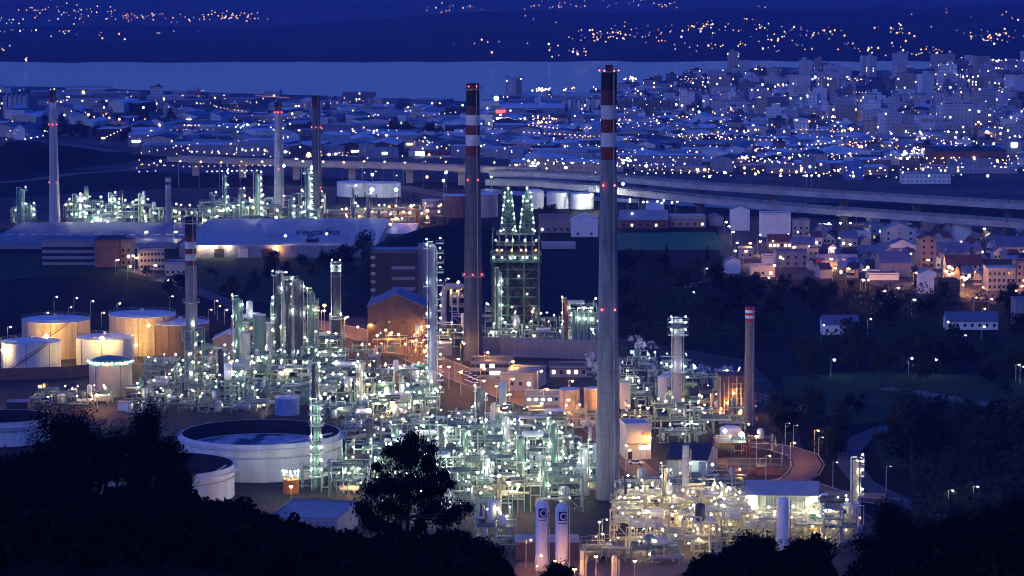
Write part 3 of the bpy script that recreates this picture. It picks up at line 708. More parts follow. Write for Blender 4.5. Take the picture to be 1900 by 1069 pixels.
column(1257, 592, 770, 17, 'concpale', 'grey stack crowned by bright ringed platforms', [598, 608, 622, 690], kind='G', lr=.26, both='full', hang=2.0, name='ringed_stack', cat='stack', dome=False)
column(803, 452, 752, 13, 'bluegrey', 'slender white column with lit cabins up its ladder side', [452, 470, 488, 506, 530, 556, 577, 600, 622, 645, 667, 690, 706, 728], kind='G', lr=.27, hang=2.6, name='lit_column', cat='column')
t = NTHINGS[-1]
for pp in (452, 462, 532, 590, 630, 650, 668, 690):   # extra platforms on the other side
    Y = G(803, 752).y; z = P(803, pp, Y).z; x = P(803, pp, Y).x; mb = MB(); mb.box(x - 2.2, Y - .4, z, 2.0, 2.4, .15)
    for h_ in (.55, 1.1): mb.box(x - 3.1, Y - .4, z + h_, .08, 2.4, .08)
    mb.build('platform', M['steel2'], t); lamp(t, x - 2.0, Y - 1.6, z + 1.6, 'G', .19)
column(443, 552, 690, 13, 'vesselg', 'grey green column with a lit square platform on top', [556, 574, 596, 620, 648], lr=.24, both=True)
column(625, 490, 672, 13, 'vesseld', 'black vent stack with a bright lit head', [492, 503, 512], kind='G', lr=.26, both='full', hang=.9, name='vent_stack', cat='stack', dome=False)
column(624, 590, 673, 17, 'vesseld', 'black lower jacket of the vent stack', [592], lr=.26, both='full', hang=1.0, name='stack_jacket', cat='stack', dome=False)
column(555, 516, 690, 15, 'vesseld', 'tall black column between two lit green towers', [540, 590], lr=.22)
column(516, 508, 690, 10, 'vesseld', 'tall green grey tower with an arched overhead pipe', [512, 545, 600], lr=.22, both=True, pipes=2, side=-1)
column(536, 522, 690, 10, 'vesseld', 'dark column close beside the arched pipe tower', [526, 585], lr=.22)
column(579, 538, 690, 9, 'vesselg', 'green column with yellow lamps and a caged top', [544, 584], kind='y', lr=.22, both=True)
column(411, 648, 748, 10, 'dark', 'thin black column standing before the pipe racks', [650, 668], lr=.15, name='black_column')
column(585, 676, 772, 12, 'vesseld', 'dark slim column beside the blue capped tank', [690, 715, 745], lr=.2)
column(588, 744, 912, 12, 'vesselg', 'lit green column in front of the great open tank', [752, 770, 790, 822, 842, 866, 884], kind='g', lr=.18, both='full', hang=1.3)
column(892, 722, 850, 14, 'vesseld', 'black column with small platforms near its tip', [726, 742, 760, 790], lr=.22, both=True)
column(1125, 822, 925, 20, 'vesselg', 'green column ringed with lamps against the tallest chimney', [824, 846, 872, 900], kind='G', lr=.26, both='full', hang=1.2)
column(925, 500, 640, 8, 'vesselg', 'thin green column beside the coke derricks', [530, 550, 575, 600], lr=.22)
column(1050, 556, 648, 8, 'rust', 'rust coloured thin column by the green boiler house', [560, 580], lr=.22, both=True)
column(1587, 852, 968, 12, 'steelw', 'slim cream column with lit cabins', [856, 868, 884, 920], kind='w', lr=.3, hang=1.2, cat='column', side=1)
column(1272, 826, 952, 13, 'concpale', 'plain cream vent column before the long hangar', [], name='vent_column', pipes=0, dome=False)
column(1303, 858, 915, 14, 'concpale', 'short cream cylinder beside the long hangar', [], name='vent_column', pipes=0, dome=False)
column(1452, 922, 1020, 22, 'rwhite', 'single white round ended cylinder before the blue roofed shelter', [], name='gas_cylinder', cat='cylinder', pipes=0)
column(670, 672, 770, 9, 'steelw', 'cream column with stacked lamps over the bright yard', [690, 705, 722, 745], lr=.2, both=True)
column(737, 690, 760, 6, 'rust', 'thin brown column over the bright yard', [694], lr=.2)
for i, px in enumerate((1066, 1078, 1090)):
    column(px, 575, 650, 9, 'vesselg', 'green boiler column in the lit row of three', [580, 600], lr=.2)
# twin logo tanks
def logo_tank(px, pt, pb, w_, label):
    t = column(px, pt, pb, w_, 'rwhite', label, [], name='liquid_gas_tank', cat='gas tank', pipes=0)
    g = G(px, pb); Y = g.y; k = pxm(Y); r = w_ / 2 * k; z = P(px, pt + 22, Y).z; s = 1.15
    def wrap(pts, name, m, off):
        mb = MB(); v = []
        for a, b in pts:
            th = -math.pi / 2 + .22 + a / r; v.append((g.x + math.cos(th) * (r + off), Y + math.sin(th) * (r + off), z + b))
        mb.add(v, [tuple(range(len(v)))]); mb.build(name, M[m], t)
    sq = []; n = 10
    for i in range(n): sq.append((-s + 2 * s * i / n, -s))
    for i in range(n): sq.append((s, -s + 1.4 * s * i / n))
    for i in range(n + 1): a = i / n * math.pi / 2; sq.append((s - .6 * s + .6 * s * math.cos(a), .4 * s + .6 * s * math.sin(a)))
    for i in range(1, n): sq.append((.4 * s - 1.4 * s * i / n, s))
    sq.append((-s, s))
    # strips keep the emblem hugging the curved shell
    def strip(x0, x1, y0, y1, nm, m, off, f=None):
        mb = MB(); N = 14
        for i in range(N):
            a = x0 + (x1 - x0) * i / N; b = x0 + (x1 - x0) * (i + 1) / N; q = []
            for xx in (a, b):
                ya, yb = f(xx) if f else (y0, y1); th = -math.pi / 2 + .22 + xx / r
                q += [(g.x + math.cos(th) * (r + off), Y + math.sin(th) * (r + off), z + ya), (g.x + math.cos(th) * (r + off), Y + math.sin(th) * (r + off), z + yb)]
            mb.add(q, [(0, 2, 3, 1)])
        mb.build(nm, M[m], t)
    cx = .12
    strip(-s, s, 0, 0, 'emblem_square', 'navy', .02, lambda x: (-s, s if x < .4 * s else .4 * s + .6 * s * math.sqrt(max(0, 1 - ((x - .4 * s) / (.6 * s)) ** 2))))
    ra = .82 * s; strip(cx - ra, cx + ra, 0, 0, 'emblem_ring', 'tankwhite', .05, lambda x: (-.05 - math.sqrt(max(0, ra * ra - (x - cx) ** 2)), -.05 + math.sqrt(max(0, ra * ra - (x - cx) ** 2))))
    rb = .48 * s; strip(cx - rb, cx + rb, 0, 0, 'emblem_disc', 'navy', .08, lambda x: (-.05 - math.sqrt(max(0, rb * rb - (x - cx) ** 2)), -.05 + math.sqrt(max(0, rb * rb - (x - cx) ** 2))))
    strip(-s * 1.1, s, -s - .75, -s - .55, 'emblem_lettering_line', 'violet', .02)
logo_tank(1005, 928, 1058, 23, 'taller white gas tank with a navy ring emblem')
logo_tank(1042, 934, 1066, 24, 'white gas tank with a navy ring emblem, nearer the pale gatepost')
column(1080, 1020, 1075, 9, 'concpale', 'short cream post tank beside the orange lit yard', [], name='post_tank', cat='cylinder', pipes=0)
column(1140, 1030, 1085, 11, 'concpale', 'short white post tank before the yellow pipework', [], name='post_tank', cat='cylinder', pipes=0)
# ================================================================== storage tanks
T = {}
T['a'] = tank(105, 668, 127, 600, 'orange lit round tank with a pale blue roof, second row', wall='tankrust', stair=(-150, -60), seams=3)
T['b'] = tank(58, 692, 111, 640, 'white round tank with a long dark diagonal stair', stair=(-130, -50), seams=3)
T['c'] = tank(196, 682, 108, 632, 'white round tank with a bright yellow lit front', seams=3)
T['d'] = tank(265, 662, 124, 590, 'rust streaked round tank with broad pale roof', wall='tankrust', seams=3)
T['e'] = tank(335, 664, 108, 604, 'dark brown round tank tucked behind the short chimney', wall='tankdark', seams=4)
T['f'] = tank(206, 738, 80, 680, 'drum shaped tank with a ring of lamps round its roof', wall='beige', roof='dome', roofm='vesselg', seams=2)
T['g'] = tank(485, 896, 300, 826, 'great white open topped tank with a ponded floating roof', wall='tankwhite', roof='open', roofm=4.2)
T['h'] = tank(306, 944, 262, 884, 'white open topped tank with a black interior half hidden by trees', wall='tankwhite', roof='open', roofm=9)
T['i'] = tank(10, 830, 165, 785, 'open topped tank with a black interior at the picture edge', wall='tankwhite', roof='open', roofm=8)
T['j'] = tank(533, 772, 46, 740, 'small blue tank with a wide flat cap', wall='blue', roofm='roofpale', rim=False)
T['k'] = tank(540, 918, 30, 892, 'small orange drum tank with lamps on top', wall='orange', roofm='orange')
T['l'] = tank(657, 366, 64, 340, 'white floodlit tank nearer the slate chimney', rim=False)
T['m'] = tank(712, 367, 64, 341, 'white floodlit tank beside its twin, farther from the slate chimney', rim=False, seams=2)
T['n'] = tank(896, 404, 56, 362, 'pinkish tank just behind the black topped chimney', wall='beige', rim=False)
T['o'] = tank(848, 404, 52, 364, 'dim brown tank before the viaduct ramp', wall='tankdark', rim=False)
T['p'] = tank(992, 388, 34, 358, 'plain white tank closest to the green coke derricks', roof='dome', rim=False)
T['q'] = tank(1036, 388, 44, 358, 'white tank second from the coke derricks', rim=False)
T['r'] = tank(1080, 389, 44, 360, 'white tank with a bright lit wall next to the tallest chimney', rim=False)
T['s'] = tank(802, 403, 36, 372, 'tan silo with rounded base of lamps in the far refinery', wall='beige', rim=False)
T['t'] = tank(1057, 776, 38, 724, 'tan orange lit silo before the tallest chimney', wall='tankrust', rim=False, seams=2)
T['u'] = tank(1098, 770, 30, 722, 'second tan silo touching the tallest chimney', wall='tankrust', rim=False)
T['v'] = tank(1160, 760, 20, 712, 'thin cream silo behind the orange lit gatehouse', wall='cream', rim=False)
T['w'] = tank(1232, 745, 24, 700, 'cream silo half veiled by steam', wall='cream', rim=False)
T['x'] = tank(455, 700, 20, 620, 'tall silver silo among the process towers', wall='vessel', rim=False)
T['y'] = tank(482, 696, 24, 585, 'broad tall silver silo behind the thin black column', wall='vesselg', rim=False)
T['z'] = tank(497, 694, 18, 600, 'pale silo below the green tower', wall='vessel', rim=False)
T['za'] = tank(1355, 822, 40, 800, 'lit white horizontal tank by the substation', wall='tankwhite', roof='dome', rim=False)
tt, x, y, r, hh = T['f']
for i in range(15): a = R(-175 + 170 * i / 14); lamp(tt, x + math.cos(a) * (r + .3), y + math.sin(a) * (r + .3), hh + 1.0, 'G' if i not in (7, 11) else 'O', .2)
tt, x, y, r, hh = T['k']
for i in range(5): a = R(-160 + 140 * i / 4); lamp(tt, x + math.cos(a) * r, y + math.sin(a) * r, hh + 2.5, 'g', .24); 
mb = MB()
for i in range(12): a = R(i * 30); mb.tube((x + math.cos(a) * r, y + math.sin(a) * r, hh), (x + math.cos(a) * r, y + math.sin(a) * r, hh + 2.6), .09, 4)
mb.build('roof_posts', M['steelw'], tt)
# ================================================================== floodlights on masts
def flood(px, py, h, kind, r, label, pole=True, dy=0):
    """lamp seen at photo pixel px,py, on a mast of height h"""
    a, c = _ray(px, py); Y = (h - H) / c; x = a * Y
    return street_lamp(x, Y, h, kind, r, label, 'floodlights on masts', arm=0)
flood(86, 624, 10.5, 'F', .6, 'orange floodlight mast between the white and rusty round tanks')
flood(189, 628, 11.8, 'F', .6, 'orange floodlight mast before the yellow lit round tank')
flood(4, 650, 8, 'F', .35, 'orange floodlight mast beside the first round tank at the edge')
flood(276, 604, 13.5, 'F', .4, 'orange floodlight mast against the rust streaked tank')
flood(253, 640, 5.5, 'F', .35, 'orange floodlight mast low between two round tanks')
flood(540, 902, 6, 'O', .4, 'orange floodlight beside the small orange drum tank')
flood(690, 352, 12, 'W', .75, 'white floodlight mast before the twin far tanks')
flood(735, 352, 11, 'W', .75, 'white floodlight mast at the end of the twin far tanks')
flood(1098, 362, 10, 'W', .6, 'white floodlight mast before the bright tank by the chimney')
flood(602, 566, 12, 'O', .55, 'strong orange floodlight beside the black vent stack')
flood(74, 716, 6, 'O', .5, 'orange lamp on a short mast before the drum shaped tank')
flood(181, 732, 5, 'O', .5, 'orange lamp under the drum shaped tank')
flood(728, 746, 9, 'O', .6, 'yellow floodlight above the dazzling white yard')
flood(683, 712, 8, 'O', .4, 'orange lamp above the crowded pipework')
flood(944, 894, 10, 'O', .5, 'yellow floodlight deep in the dense pipework')
flood(961, 898, 9, 'y', .45, 'warm floodlight close to the yellow one in the pipework')
flood(794, 605, 8, 'O', .6, 'orange floodlight beside the lit white column')
flood(988, 578, 14, 'O', .25, 'yellow floodlight under the coke frame')
flood(992, 622, 5, 'O', .28, 'yellow floodlight behind the ribbed blue wall')
flood(1202, 756, 9, 'O', .4, 'orange floodlight behind the gatehouse')
flood(1404, 809, 9, 'O', .45, 'orange lamp above the substation road')
flood(1376, 806, 6, 'G', .7, 'dazzling white lamp beside the substation tank')
flood(1345, 800, 6, 'G', .5, 'white lamp on the substation tank top')
flood(1320, 826, 5, 'O', .6, 'orange lamp at the substation fence corner')
flood(1350, 752, 4, 'O', .4, 'orange floodlight at the foot of the furnace')
flood(1378, 752, 4, 'O', .45, 'second orange floodlight at the furnace beside the red capped chimney')
flood(1188, 830, 5, 'O', .3, 'yellow lamp in the gatehouse forecourt')
flood(1162, 826, 6, 'y', .25, 'warm lamp at the gatehouse corner')
flood(1030, 1040, 7, 'O', .25, 'orange lamp between the two gas tanks')
flood(996, 1050, 3, 'O', .22, 'orange lamp at the foot of the taller gas tank')
flood(1106, 1032, 7, 'O', .35, 'orange lamp on a pole in the lower yard')
flood(1178, 1040, 7, 'O', .35, 'orange lamp on a pole at the yard kerb')
flood(1066, 1056, 4, 'O', .4, 'orange lamp near the short cream post tank')
flood(1112, 968, 7, 'w', .3, 'white lamp over the loading yard')
# ================================================================== process units
def rackp(p0, p1, z, label, **kw):
    a = G(*p0); b = G(*p1); return pipe_rack(a.x, a.y, b.x, b.y, z, label, **kw)
def row(pb, p0, p1, h0, h1, label, seed, cell=12., depth=11., gap=1.5, **kw):
    rnd = random.Random(seed); g0 = G(p0, pb); g1 = G(p1, pb); x = g0.x; Y = g0.y
    while x < g1.x - cell * .4:
        w_ = min(cell * rnd.uniform(.75, 1.3), g1.x - x)
        jy = rnd.uniform(-2, 2)
        process(x, x + w_, Y + jy, Y + jy + depth, rnd.uniform(h0, h1), label, seed=rnd.randint(0, 9999), **kw)
        x += w_ + gap * rnd.uniform(.5, 1.5)
LA = 'lamp lit green pipework'
row(1000, 880, 985, 6, 9, LA + ' above dark bushes', 1, lampd=1.3)
row(952, 690, 1125, 7, 12, LA + ' in first rank', 2, lampd=1.45)
row(922, 610, 1140, 7, 12, LA + ' in second rank', 3, lampd=1.4)
row(893, 640, 1110, 8, 14, LA + ' in third rank', 4, lampd=1.4)
row(866, 820, 1100, 7, 12, LA + ' in fourth rank', 5, lampd=1.4)
row(838, 830, 1080, 6, 10, LA + ' in rearmost rank', 6, lampd=1.3)
process(*[G(920, 838).x, G(952, 838).x], G(920, 838).y, G(920, 838).y + 9, 14, 'tall green lit frame beside the black column', seed=11, lampd=1.2)
process(*[G(995, 860).x, G(1050, 860).x], G(995, 860).y, G(995, 860).y + 9, 13, 'tall square green frame with a railed top deck', seed=12, lampd=1.4)
process(*[G(765, 868).x, G(830, 868).x], G(765, 868).y, G(765, 868).y + 8, 13, 'green lit frame peeping over the central tree', seed=13, lampd=1.2)
LY = 'yellow lit pipework'
YK = dict(kind='w', steel='steelw', pipe='steelw', lr=.15, lampd=1.6, dens=2.2, vess=1, cell=10, depth=9, deckm='steelw')
row(1028, 1170, 1330, 5, 8, LY + ' near dark hedge', 21, **YK)
row(1002, 1140, 1585, 5, 9, LY + ' in front row', 22, **YK)
row(975, 1140, 1400, 5, 8, LY + ' in middle row', 23, **YK)
row(950, 1165, 1385, 3.5, 6, LY + ' in back row', 24, **YK)
row(1015, 1530, 1600, 8, 10, 'open cream frame with blue posts', 25, kind='w', steel='blue', pipe='steelw')
L1 = 'green lit process frame'
row(752, 350, 690, 5, 9, L1 + ' behind open tank', 31, lampd=1.0)
row(728, 360, 800, 6, 10, L1 + ' in the middle yard', 32, lampd=1.1)
row(704, 345, 660, 6, 11, L1 + ' under the towers', 33, lampd=1.1)
row(684, 430, 640, 10, 18, L1 + ' round tall towers', 34, lampd=1.1, dens=1.2)
row(712, 270, 345, 3, 6, L1 + ' beside drum shaped tank', 35, cell=9, lampd=.8)
process(G(345, 722).x, G(378, 722).x, G(350, 722).y - 3, G(350, 722).y + 4, 21, 'tall lamp studded scaffold round the short chimney', seed=36, lampd=1.5, vess=1, lr=.17, post=.4, fh=3.4)
process(G(505, 688).x, G(545, 688).x, G(505, 688).y - 3, G(505, 688).y + 5, 34, 'tall lattice of platforms hugging the twin towers', seed=37, lampd=1.6, vess=2, lr=.15, post=.5)
process(G(565, 688).x, G(590, 688).x, G(575, 688).y - 3, G(575, 688).y + 5, 26, 'lattice frame with yellow lamps at the green column', seed=38, lampd=1.6, vess=1, kind='y', post=.45)
process(G(452, 690).x, G(500, 690).x, G(475, 690).y - 3, G(475, 690).y + 5, 19, 'frame of white lamps between silver silos', seed=39, lampd=1.3, vess=3, kind='G')
row(962, 1150, 1390, 4, 6, LY + ' near vent columns', 27, **YK)
row(988, 1330, 1560, 6, 9, LY + ' under the shelter', 28, **YK)
row(1015, 1300, 1570, 5, 8, LY + ' before the cylinder', 29, **YK)
row(752, 62, 200, 2, 4, 'low lit pipework among tanks', 46, cell=9, lampd=1.2, kind='y')
row(742, 230, 345, 2, 5, 'low pipework beside dome tank', 47, cell=9, lampd=1.0)
row(765, 240, 500, 2, 4, 'low sheds and pipes behind open tank', 48, cell=9, lampd=.8, kind='y')
for pb, p0, p1, h0, h1, sd, kd in ((798, 640, 880, 2.5, 5, 81, 'g'), (818, 640, 830, 2.5, 5, 82, 'y'), (812, 905, 1000, 3, 7, 83, 'g'), (793, 905, 1105, 3, 5, 84, 'y'), 
        (716, 700, 790, 3, 5, 88, 'g'), (694, 660, 700, 3, 5, 89, 'y'), (672, 640, 700, 3, 5, 90, 'y'), (800, 1155, 1215, 4, 6, 91, 'y'),
        (758, 1150, 1235, 3, 5, 92, 'g'), (690, 1150, 1290, 3, 5, 93, 'g'), (822, 1225, 1330, 3, 5, 94, 'g'), (806, 1300, 1400, 3, 5, 95, 'y'), (786, 1290, 1400, 3, 5, 96, 'g'), (1045, 1090, 1300, 2.5, 4, 97, 'w'), (925, 1150, 1380, 3, 5, 98, 'w'), (875, 590, 640, 3, 6, 99, 'g'), (1018, 885, 960, 4, 6, 100, 'g'), (905, 560, 640, 3, 5, 101, 'y'), (700, 1110, 1150, 3, 5, 102, 'g'), (696, 270, 345, 3, 5, 103, 'y')):
    row(pb, p0, p1, h0, h1, 'low %s of valves and pipes' % ('carpet' if sd % 2 else 'clutter'), sd, cell=11, depth=9, kind=kd, lampd=.8, lr=.14, vess=2, dens=1.3)
for px, pt, pb, w_, m, lb in ((735, 792, 885, 9, 'vesselg', 'slim column rising by the central tree crown'), (700, 830, 900, 12, 'vessel', 'stout silver column in the second rank'), (862, 800, 880, 9, 'vesselg', 'green column close to the black platformed one'), (940, 772, 870, 11, 'vessel', 'silver column beside the tall green frame'), (968, 812, 900, 13, 'vesselg', 'stout green column near the yellow floodlight'),
        (1028, 785, 905, 12, 'vesselg', 'tall green column standing in the square green frame'), (1052, 812, 900, 9, 'vesseld', 'dark column beside the square green frame'), (1085, 830, 920, 12, 'vessel', 'silver column before the tallest chimney'), (1010, 850, 950, 8, 'vesselg', 'thin green column above the gas tanks'), (905, 850, 940, 9, 'vessel', 'silver column in the first rank'), (660, 852, 905, 10, 'vessel', 'short silver column beside the open tank'), (820, 792, 870, 9, 'vesseld', 'dark column behind the dark riser pipes'),
        (1200, 900, 960, 9, 'steelw', 'cream column in the yellow pipework'), (1235, 868, 940, 7, 'steelw', 'thin cream column by the vent columns'), (1345, 905, 975, 8, 'steelw', 'cream column next to the blue roofed shelter')):
    column(px, pt, pb, w_, m, lb, [pt + 3 + i * (pb - pt - 20) / 4 for i in range(4)], kind='w' if m == 'steelw' else 'g', lr=.19, both=True, hang=1.3)
for i, (x0_, x1_, pb) in enumerate(((600, 1120, 912), (640, 1110, 884), (830, 1100, 856), (700, 1120, 940))):
    rackp((x0_, pb), (x1_, pb + 3), 8, 'straight pipe rack between ranks of pipework, %s from the front' % ['second', 'third', 'rearmost', 'foremost'][i], n=7, levels=2, lampstep=6, lr=.15)
for i, (a_, b_) in enumerate((((735, 960), (770, 830)), ((960, 985), (985, 850)), ((1095, 960), (1075, 850)))):
    rackp(a_, b_, 10, ['cross rack behind the central tree', 'cross rack beside the taller gas tank', 'cross rack along the tallest chimney'][i], n=6, lampstep=8, lr=.15)
LB = 'dazzling white lit pipework'
row(776, 690, 810, 5, 8, LB + ' below white column', 41, kind='G', lr=.26, lampd=1.8, dens=1.4)
row(762, 700, 815, 6, 9, LB + ' behind yellow floodlight', 42, kind='G', lr=.26, lampd=1.8, dens=1.4)
row(780, 600, 690, 4, 6, 'low lit pipework beside open tank', 43, lampd=1.2)
L5 = 'blue lit plant with drifting steam'
row(742, 1150, 1250, 4, 7, L5 + ' behind the gatehouse', 51, lampd=.9)
row(716, 1150, 1400, 3.5, 7, L5 + ' near the back fence', 52, lampd=.8)
row(768, 1240, 1300, 6, 10, 'lit frame beneath ringed stack', 53, lampd=1.4, kind='G', lr=.22)
row(800, 1215, 1300, 6, 9, 'green lit frame before ringed stack', 54, lampd=1.2)
row(770, 1300, 1400, 7, 8, 'white lamp decked furnace platform', 55, lampd=1.8, kind='w', steel='rust')
row(845, 1330, 1450, 3, 4.5, 'orange lit substation bay', 56, cell=7, kind='O', steel='rust', lampd=.4, dens=.6, lr=.2)
L6 = 'lit pipework behind ribbed wall'
row(648, 905, 1110, 5, 8, L6 + ' in front', 61, lampd=1.0)
row(632, 900, 1110, 7, 12, L6 + ' farther back', 62, lampd=1.0)
process(G(1052, 640).x, G(1108, 640).x, G(1052, 640).y, G(1052, 640).y + 12, 15, 'pale green boiler house of lit open decks', seed=63, kind='G', lr=.17, lampd=1.5)
row(665, 690, 800, 4, 9, 'orange lit pipework by brown shed', 64, kind='O', lr=.14, lampd=.9, steel='rust')
row(645, 815, 870, 5, 8, 'green lit pipework by hooked duct', 65, lampd=.9)
LF = 'far refinery unit'
FK = dict(cell=24., depth=18., lr=.26, lampd=.6, dens=.35, fh=5)
row(415, 20, 58, 8, 14, LF + ' at the edge of view', 71, **FK)
row(420, 122, 360, 8, 13, LF + ' with pale green glow', 72, **FK)
row(418, 378, 590, 8, 13, LF + ' crowded with masts', 73, **FK)
row(404, 370, 600, 8, 18, LF + ' with tall towers', 74, **FK)
row(416, 600, 830, 5, 9, LF + ' glowing orange', 75, kind='o', cell=24., depth=18., lr=.4, lampd=.5, dens=.35, fh=5, steel='rust')
for px, pt, w_, q in ((142, 362, 9, 7), (150, 372, 12, 6), (208, 360, 7, 4), (214, 372, 10, 5), (262, 362, 6, 3), (40, 350, 12, 2), (395, 360, 6, 2), (418, 324, 5, 4), (448, 352, 4, 2), (478, 322, 9, 8), (572, 312, 7, 9), (540, 372, 6, 3), (655, 348, 4, 2), (683, 362, 3, 1), (57, 380, 8, 3)):
    column(px, pt, 416, w_, 'vesselg', 'thin far refinery tower', [pt + 3 + i * (412 - pt) / q for i in range(q)], lr=.27, hang=2.0)
# ================================================================== coke drum frame with twin derricks
g = G(956, 640); Y = g.y; k = pxm(Y)
t = thing('coke_drum_frame', 'dark square coke frame carrying two green lamp lit derricks', 'coke tower', (g.x, Y + 8, 0))
def zz(py): return P(956, py, Y).z
def xx(px): return P(px, 640, Y).x
x0, x1 = xx(914), xx(1000); mb = MB()
for x in (x0, xx(942), xx(972), x1):
    for y in (Y, Y + 16): mb.box(x, y, 0, .8, .8, zz(484))
for i in range(9):
    z = zz(620) + (zz(484) - zz(620)) * i / 8
    for y in (Y, Y + 16): mb.box((x0 + x1) / 2, y, z, x1 - x0, .4, .45)
    for x in (x0, x1): mb.box(x, Y + 8, z, .4, 16, .45)
mb.build('tower_frame', M['steeldk'], t)
mb = MB()
for i in range(4):
    za = zz(620) + (zz(484) - zz(620)) * i / 4; zb = zz(620) + (zz(484) - zz(620)) * (i + 1) / 4
    for a, b in ((914, 942), (942, 972), (972, 1000)):
        mb.tube((xx(a), Y - .2, za), (xx(b), Y - .2, zb), .08, 4); mb.tube((xx(b), Y - .2, za), (xx(a), Y - .2, zb), .08, 4)
mb.build('cross_bracing', M['steeldk'], t)
for px_, py_ in ((928, 610), (985, 596), (950, 570), (978, 545), (925, 528), (962, 512), (990, 572)): lamp(t, xx(px_), Y - .9, zz(py_), 'g' if px_ != 985 else 'y', .13)  # small lamps added to light up the lattice
for a, b in ((924, 950), (962, 990)):
    mb = MB(); cx = (xx(a) + xx(b)) / 2; mb.lathe(cx, Y + 8, [(1.5, zz(600)), (4.6, zz(575)), (4.6, zz(495)), (2, zz(484))], 20); mb.build('coke_drum', M['dark'], t)
for i, py in enumerate((488, 474, 456, 436)):
    mb = MB(); wd = x1 - x0 + (2 if i < 2 else -3); mb.box((x0 + x1) / 2, Y + 8, zz(py), wd, 17, .3)
    for h_ in (.6, 1.2): mb.box((x0 + x1) / 2, Y - .6, zz(py) + h_, wd, .1, .1)
    mb.build('deck', M['deck'], t)
    for j in range([7, 6, 5, 3][i]): lamp(t, x0 + (x1 - x0) * (j + .2 + .5 * ((j * 7 + i * 3) % 5) / 4) / [7, 6, 5, 3][i], Y - .9, zz(py) + 2.2, 'g' if i != 1 else 'O', (.17 if i != 1 else .11) if i != 3 else .12)
mb = MB()
for i in range(8):
    for s in (0, 1): mb.box(x0 + (x1 - x0) * i / 7, Y + s * 16, zz(484), .4, .4, zz(430) - zz(484))
mb.build('upper_posts', M['steeldk'], t)
for n_, (c0, c1) in enumerate(((929, 957), (964, 992))):
    mb = MB(); xa, xb = xx(c0), xx(c1); za, zb = zz(432), zz(362); cx = (xa + xb) / 2; N = 9
    def cn(i, sx, sy): f = 1 - .55 * i / N; return (cx + sx * (xb - xa) / 2 * f, Y + 8 + sy * 4.5 * f, za + (zb - za) * i / N)
    for i in range(N):
        for sx, sy in ((-1, -1), (1, -1), (1, 1), (-1, 1)): mb.tube(cn(i, sx, sy), cn(i + 1, sx, sy), .28, 4)
        for (p, q) in (((-1, -1), (1, -1)), ((1, -1), (1, 1)), ((-1, -1), (-1, 1)), ((-1, 1), (1, 1))):
            mb.tube(cn(i, *p), cn(i + 1, *q), .14, 4); mb.tube(cn(i, *q), cn(i + 1, *p), .14, 4); mb.tube(cn(i, *p), cn(i, *q), .14, 4)
    mb.tube((cx, Y + 8, zb - 2), (cx, Y + 8, zb + 2), .5, 6)
    mb.build('derrick', M['steeldk'], t)
    for i in range(N + 1):
        for sx in (-1, 1):
            if (i + n_ + sx) % 3: q = cn(i, sx, -1); lamp(t, q[0], q[1] - .4, q[2] + .5, 'g', .125)
    lamp(t, cx, Y + 7, zb + 2.2, 'g', .2); lamp(t, cx, Y + 3, zz(374), 'G', .22)
# ================================================================== pipe racks and bridges
rackp((-20, 762), (640, 776), 2.5, 'long low bank of bluish pipes behind the great open tank', n=9, m='roofpale', lampstep=0, r=.35)
rackp((640, 790), (900, 795), 6, 'dark raised pipe bank with white risers beyond the bright yard', n=9, m='roofgrey', lampstep=0, r=.35)
rackp((600, 805), (760, 812), 5, 'orange lit pipe bank beside the great open tank', n=5, m='rust', lampstep=20, kind='O', r=.3)
rackp((350, 716), (640, 712), 8, 'long two level pipe rack lined with lamps', n=7, levels=2, lampstep=4)
rackp((370, 738), (600, 735), 5, 'lower pipe rack lined with lamps below the long rack', n=7, levels=2, lampstep=4)
rackp((640, 700), (760, 690), 6, 'pipe rack running toward the curved road', n=6, m='bluegrey', lampstep=12)
rackp((820, 770), (1010, 835), 4, 'slanting bank of blue pipes below the tan silos', n=9, m='roofgrey', lampstep=0, r=.3)
rackp((985, 800), (1150, 875), 5, 'slanting covered pipe bridge meeting the tallest chimney', n=8, m='roofgrey', lampstep=0, r=.3)
rackp((1150, 905), (1350, 935), 5, 'pale pipe bridge past the two cream vent columns', n=4, m='pipe', lampstep=0, r=.35)
rackp((1120, 990), (1345, 915), 6, 'long pale pipe crossing above the yellow pipework', n=2, m='pipe', lampstep=0, r=.5)
rackp((1130, 968), (1330, 930), 4.5, 'pipe bank of the yellow yard crossing the vent columns', n=6, m='pipe', lampstep=18, kind='w')
rackp((1155, 728), (1400, 724), 5, 'pipe rack of the steaming plant', n=6, m='pipe', lampstep=6)
rackp((0, 740), (210, 738), 4, 'lamp lined walkway rack before the white stair tank', n=4, lampstep=4.5, lr=.24, kind='G')
rackp((860, 1010), (1000, 1002), 5, 'front pipe rack above the dark bushes', n=6, lampstep=4)
rackp((860, 930), (1110, 935), 9, 'high pipe rack through the dense pipework', n=6, levels=2, lampstep=4, kind='G', steel='steel')
rackp((1300, 770), (1480, 790), 4, 'blue pipe bridge leaving the furnace toward the wood', n=3, m='roofgrey', lampstep=0)
rackp((1395, 745), (1500, 772), 5, 'thin fenced pipe trestle running into the meadow', n=2, m='steel', lampstep=0)
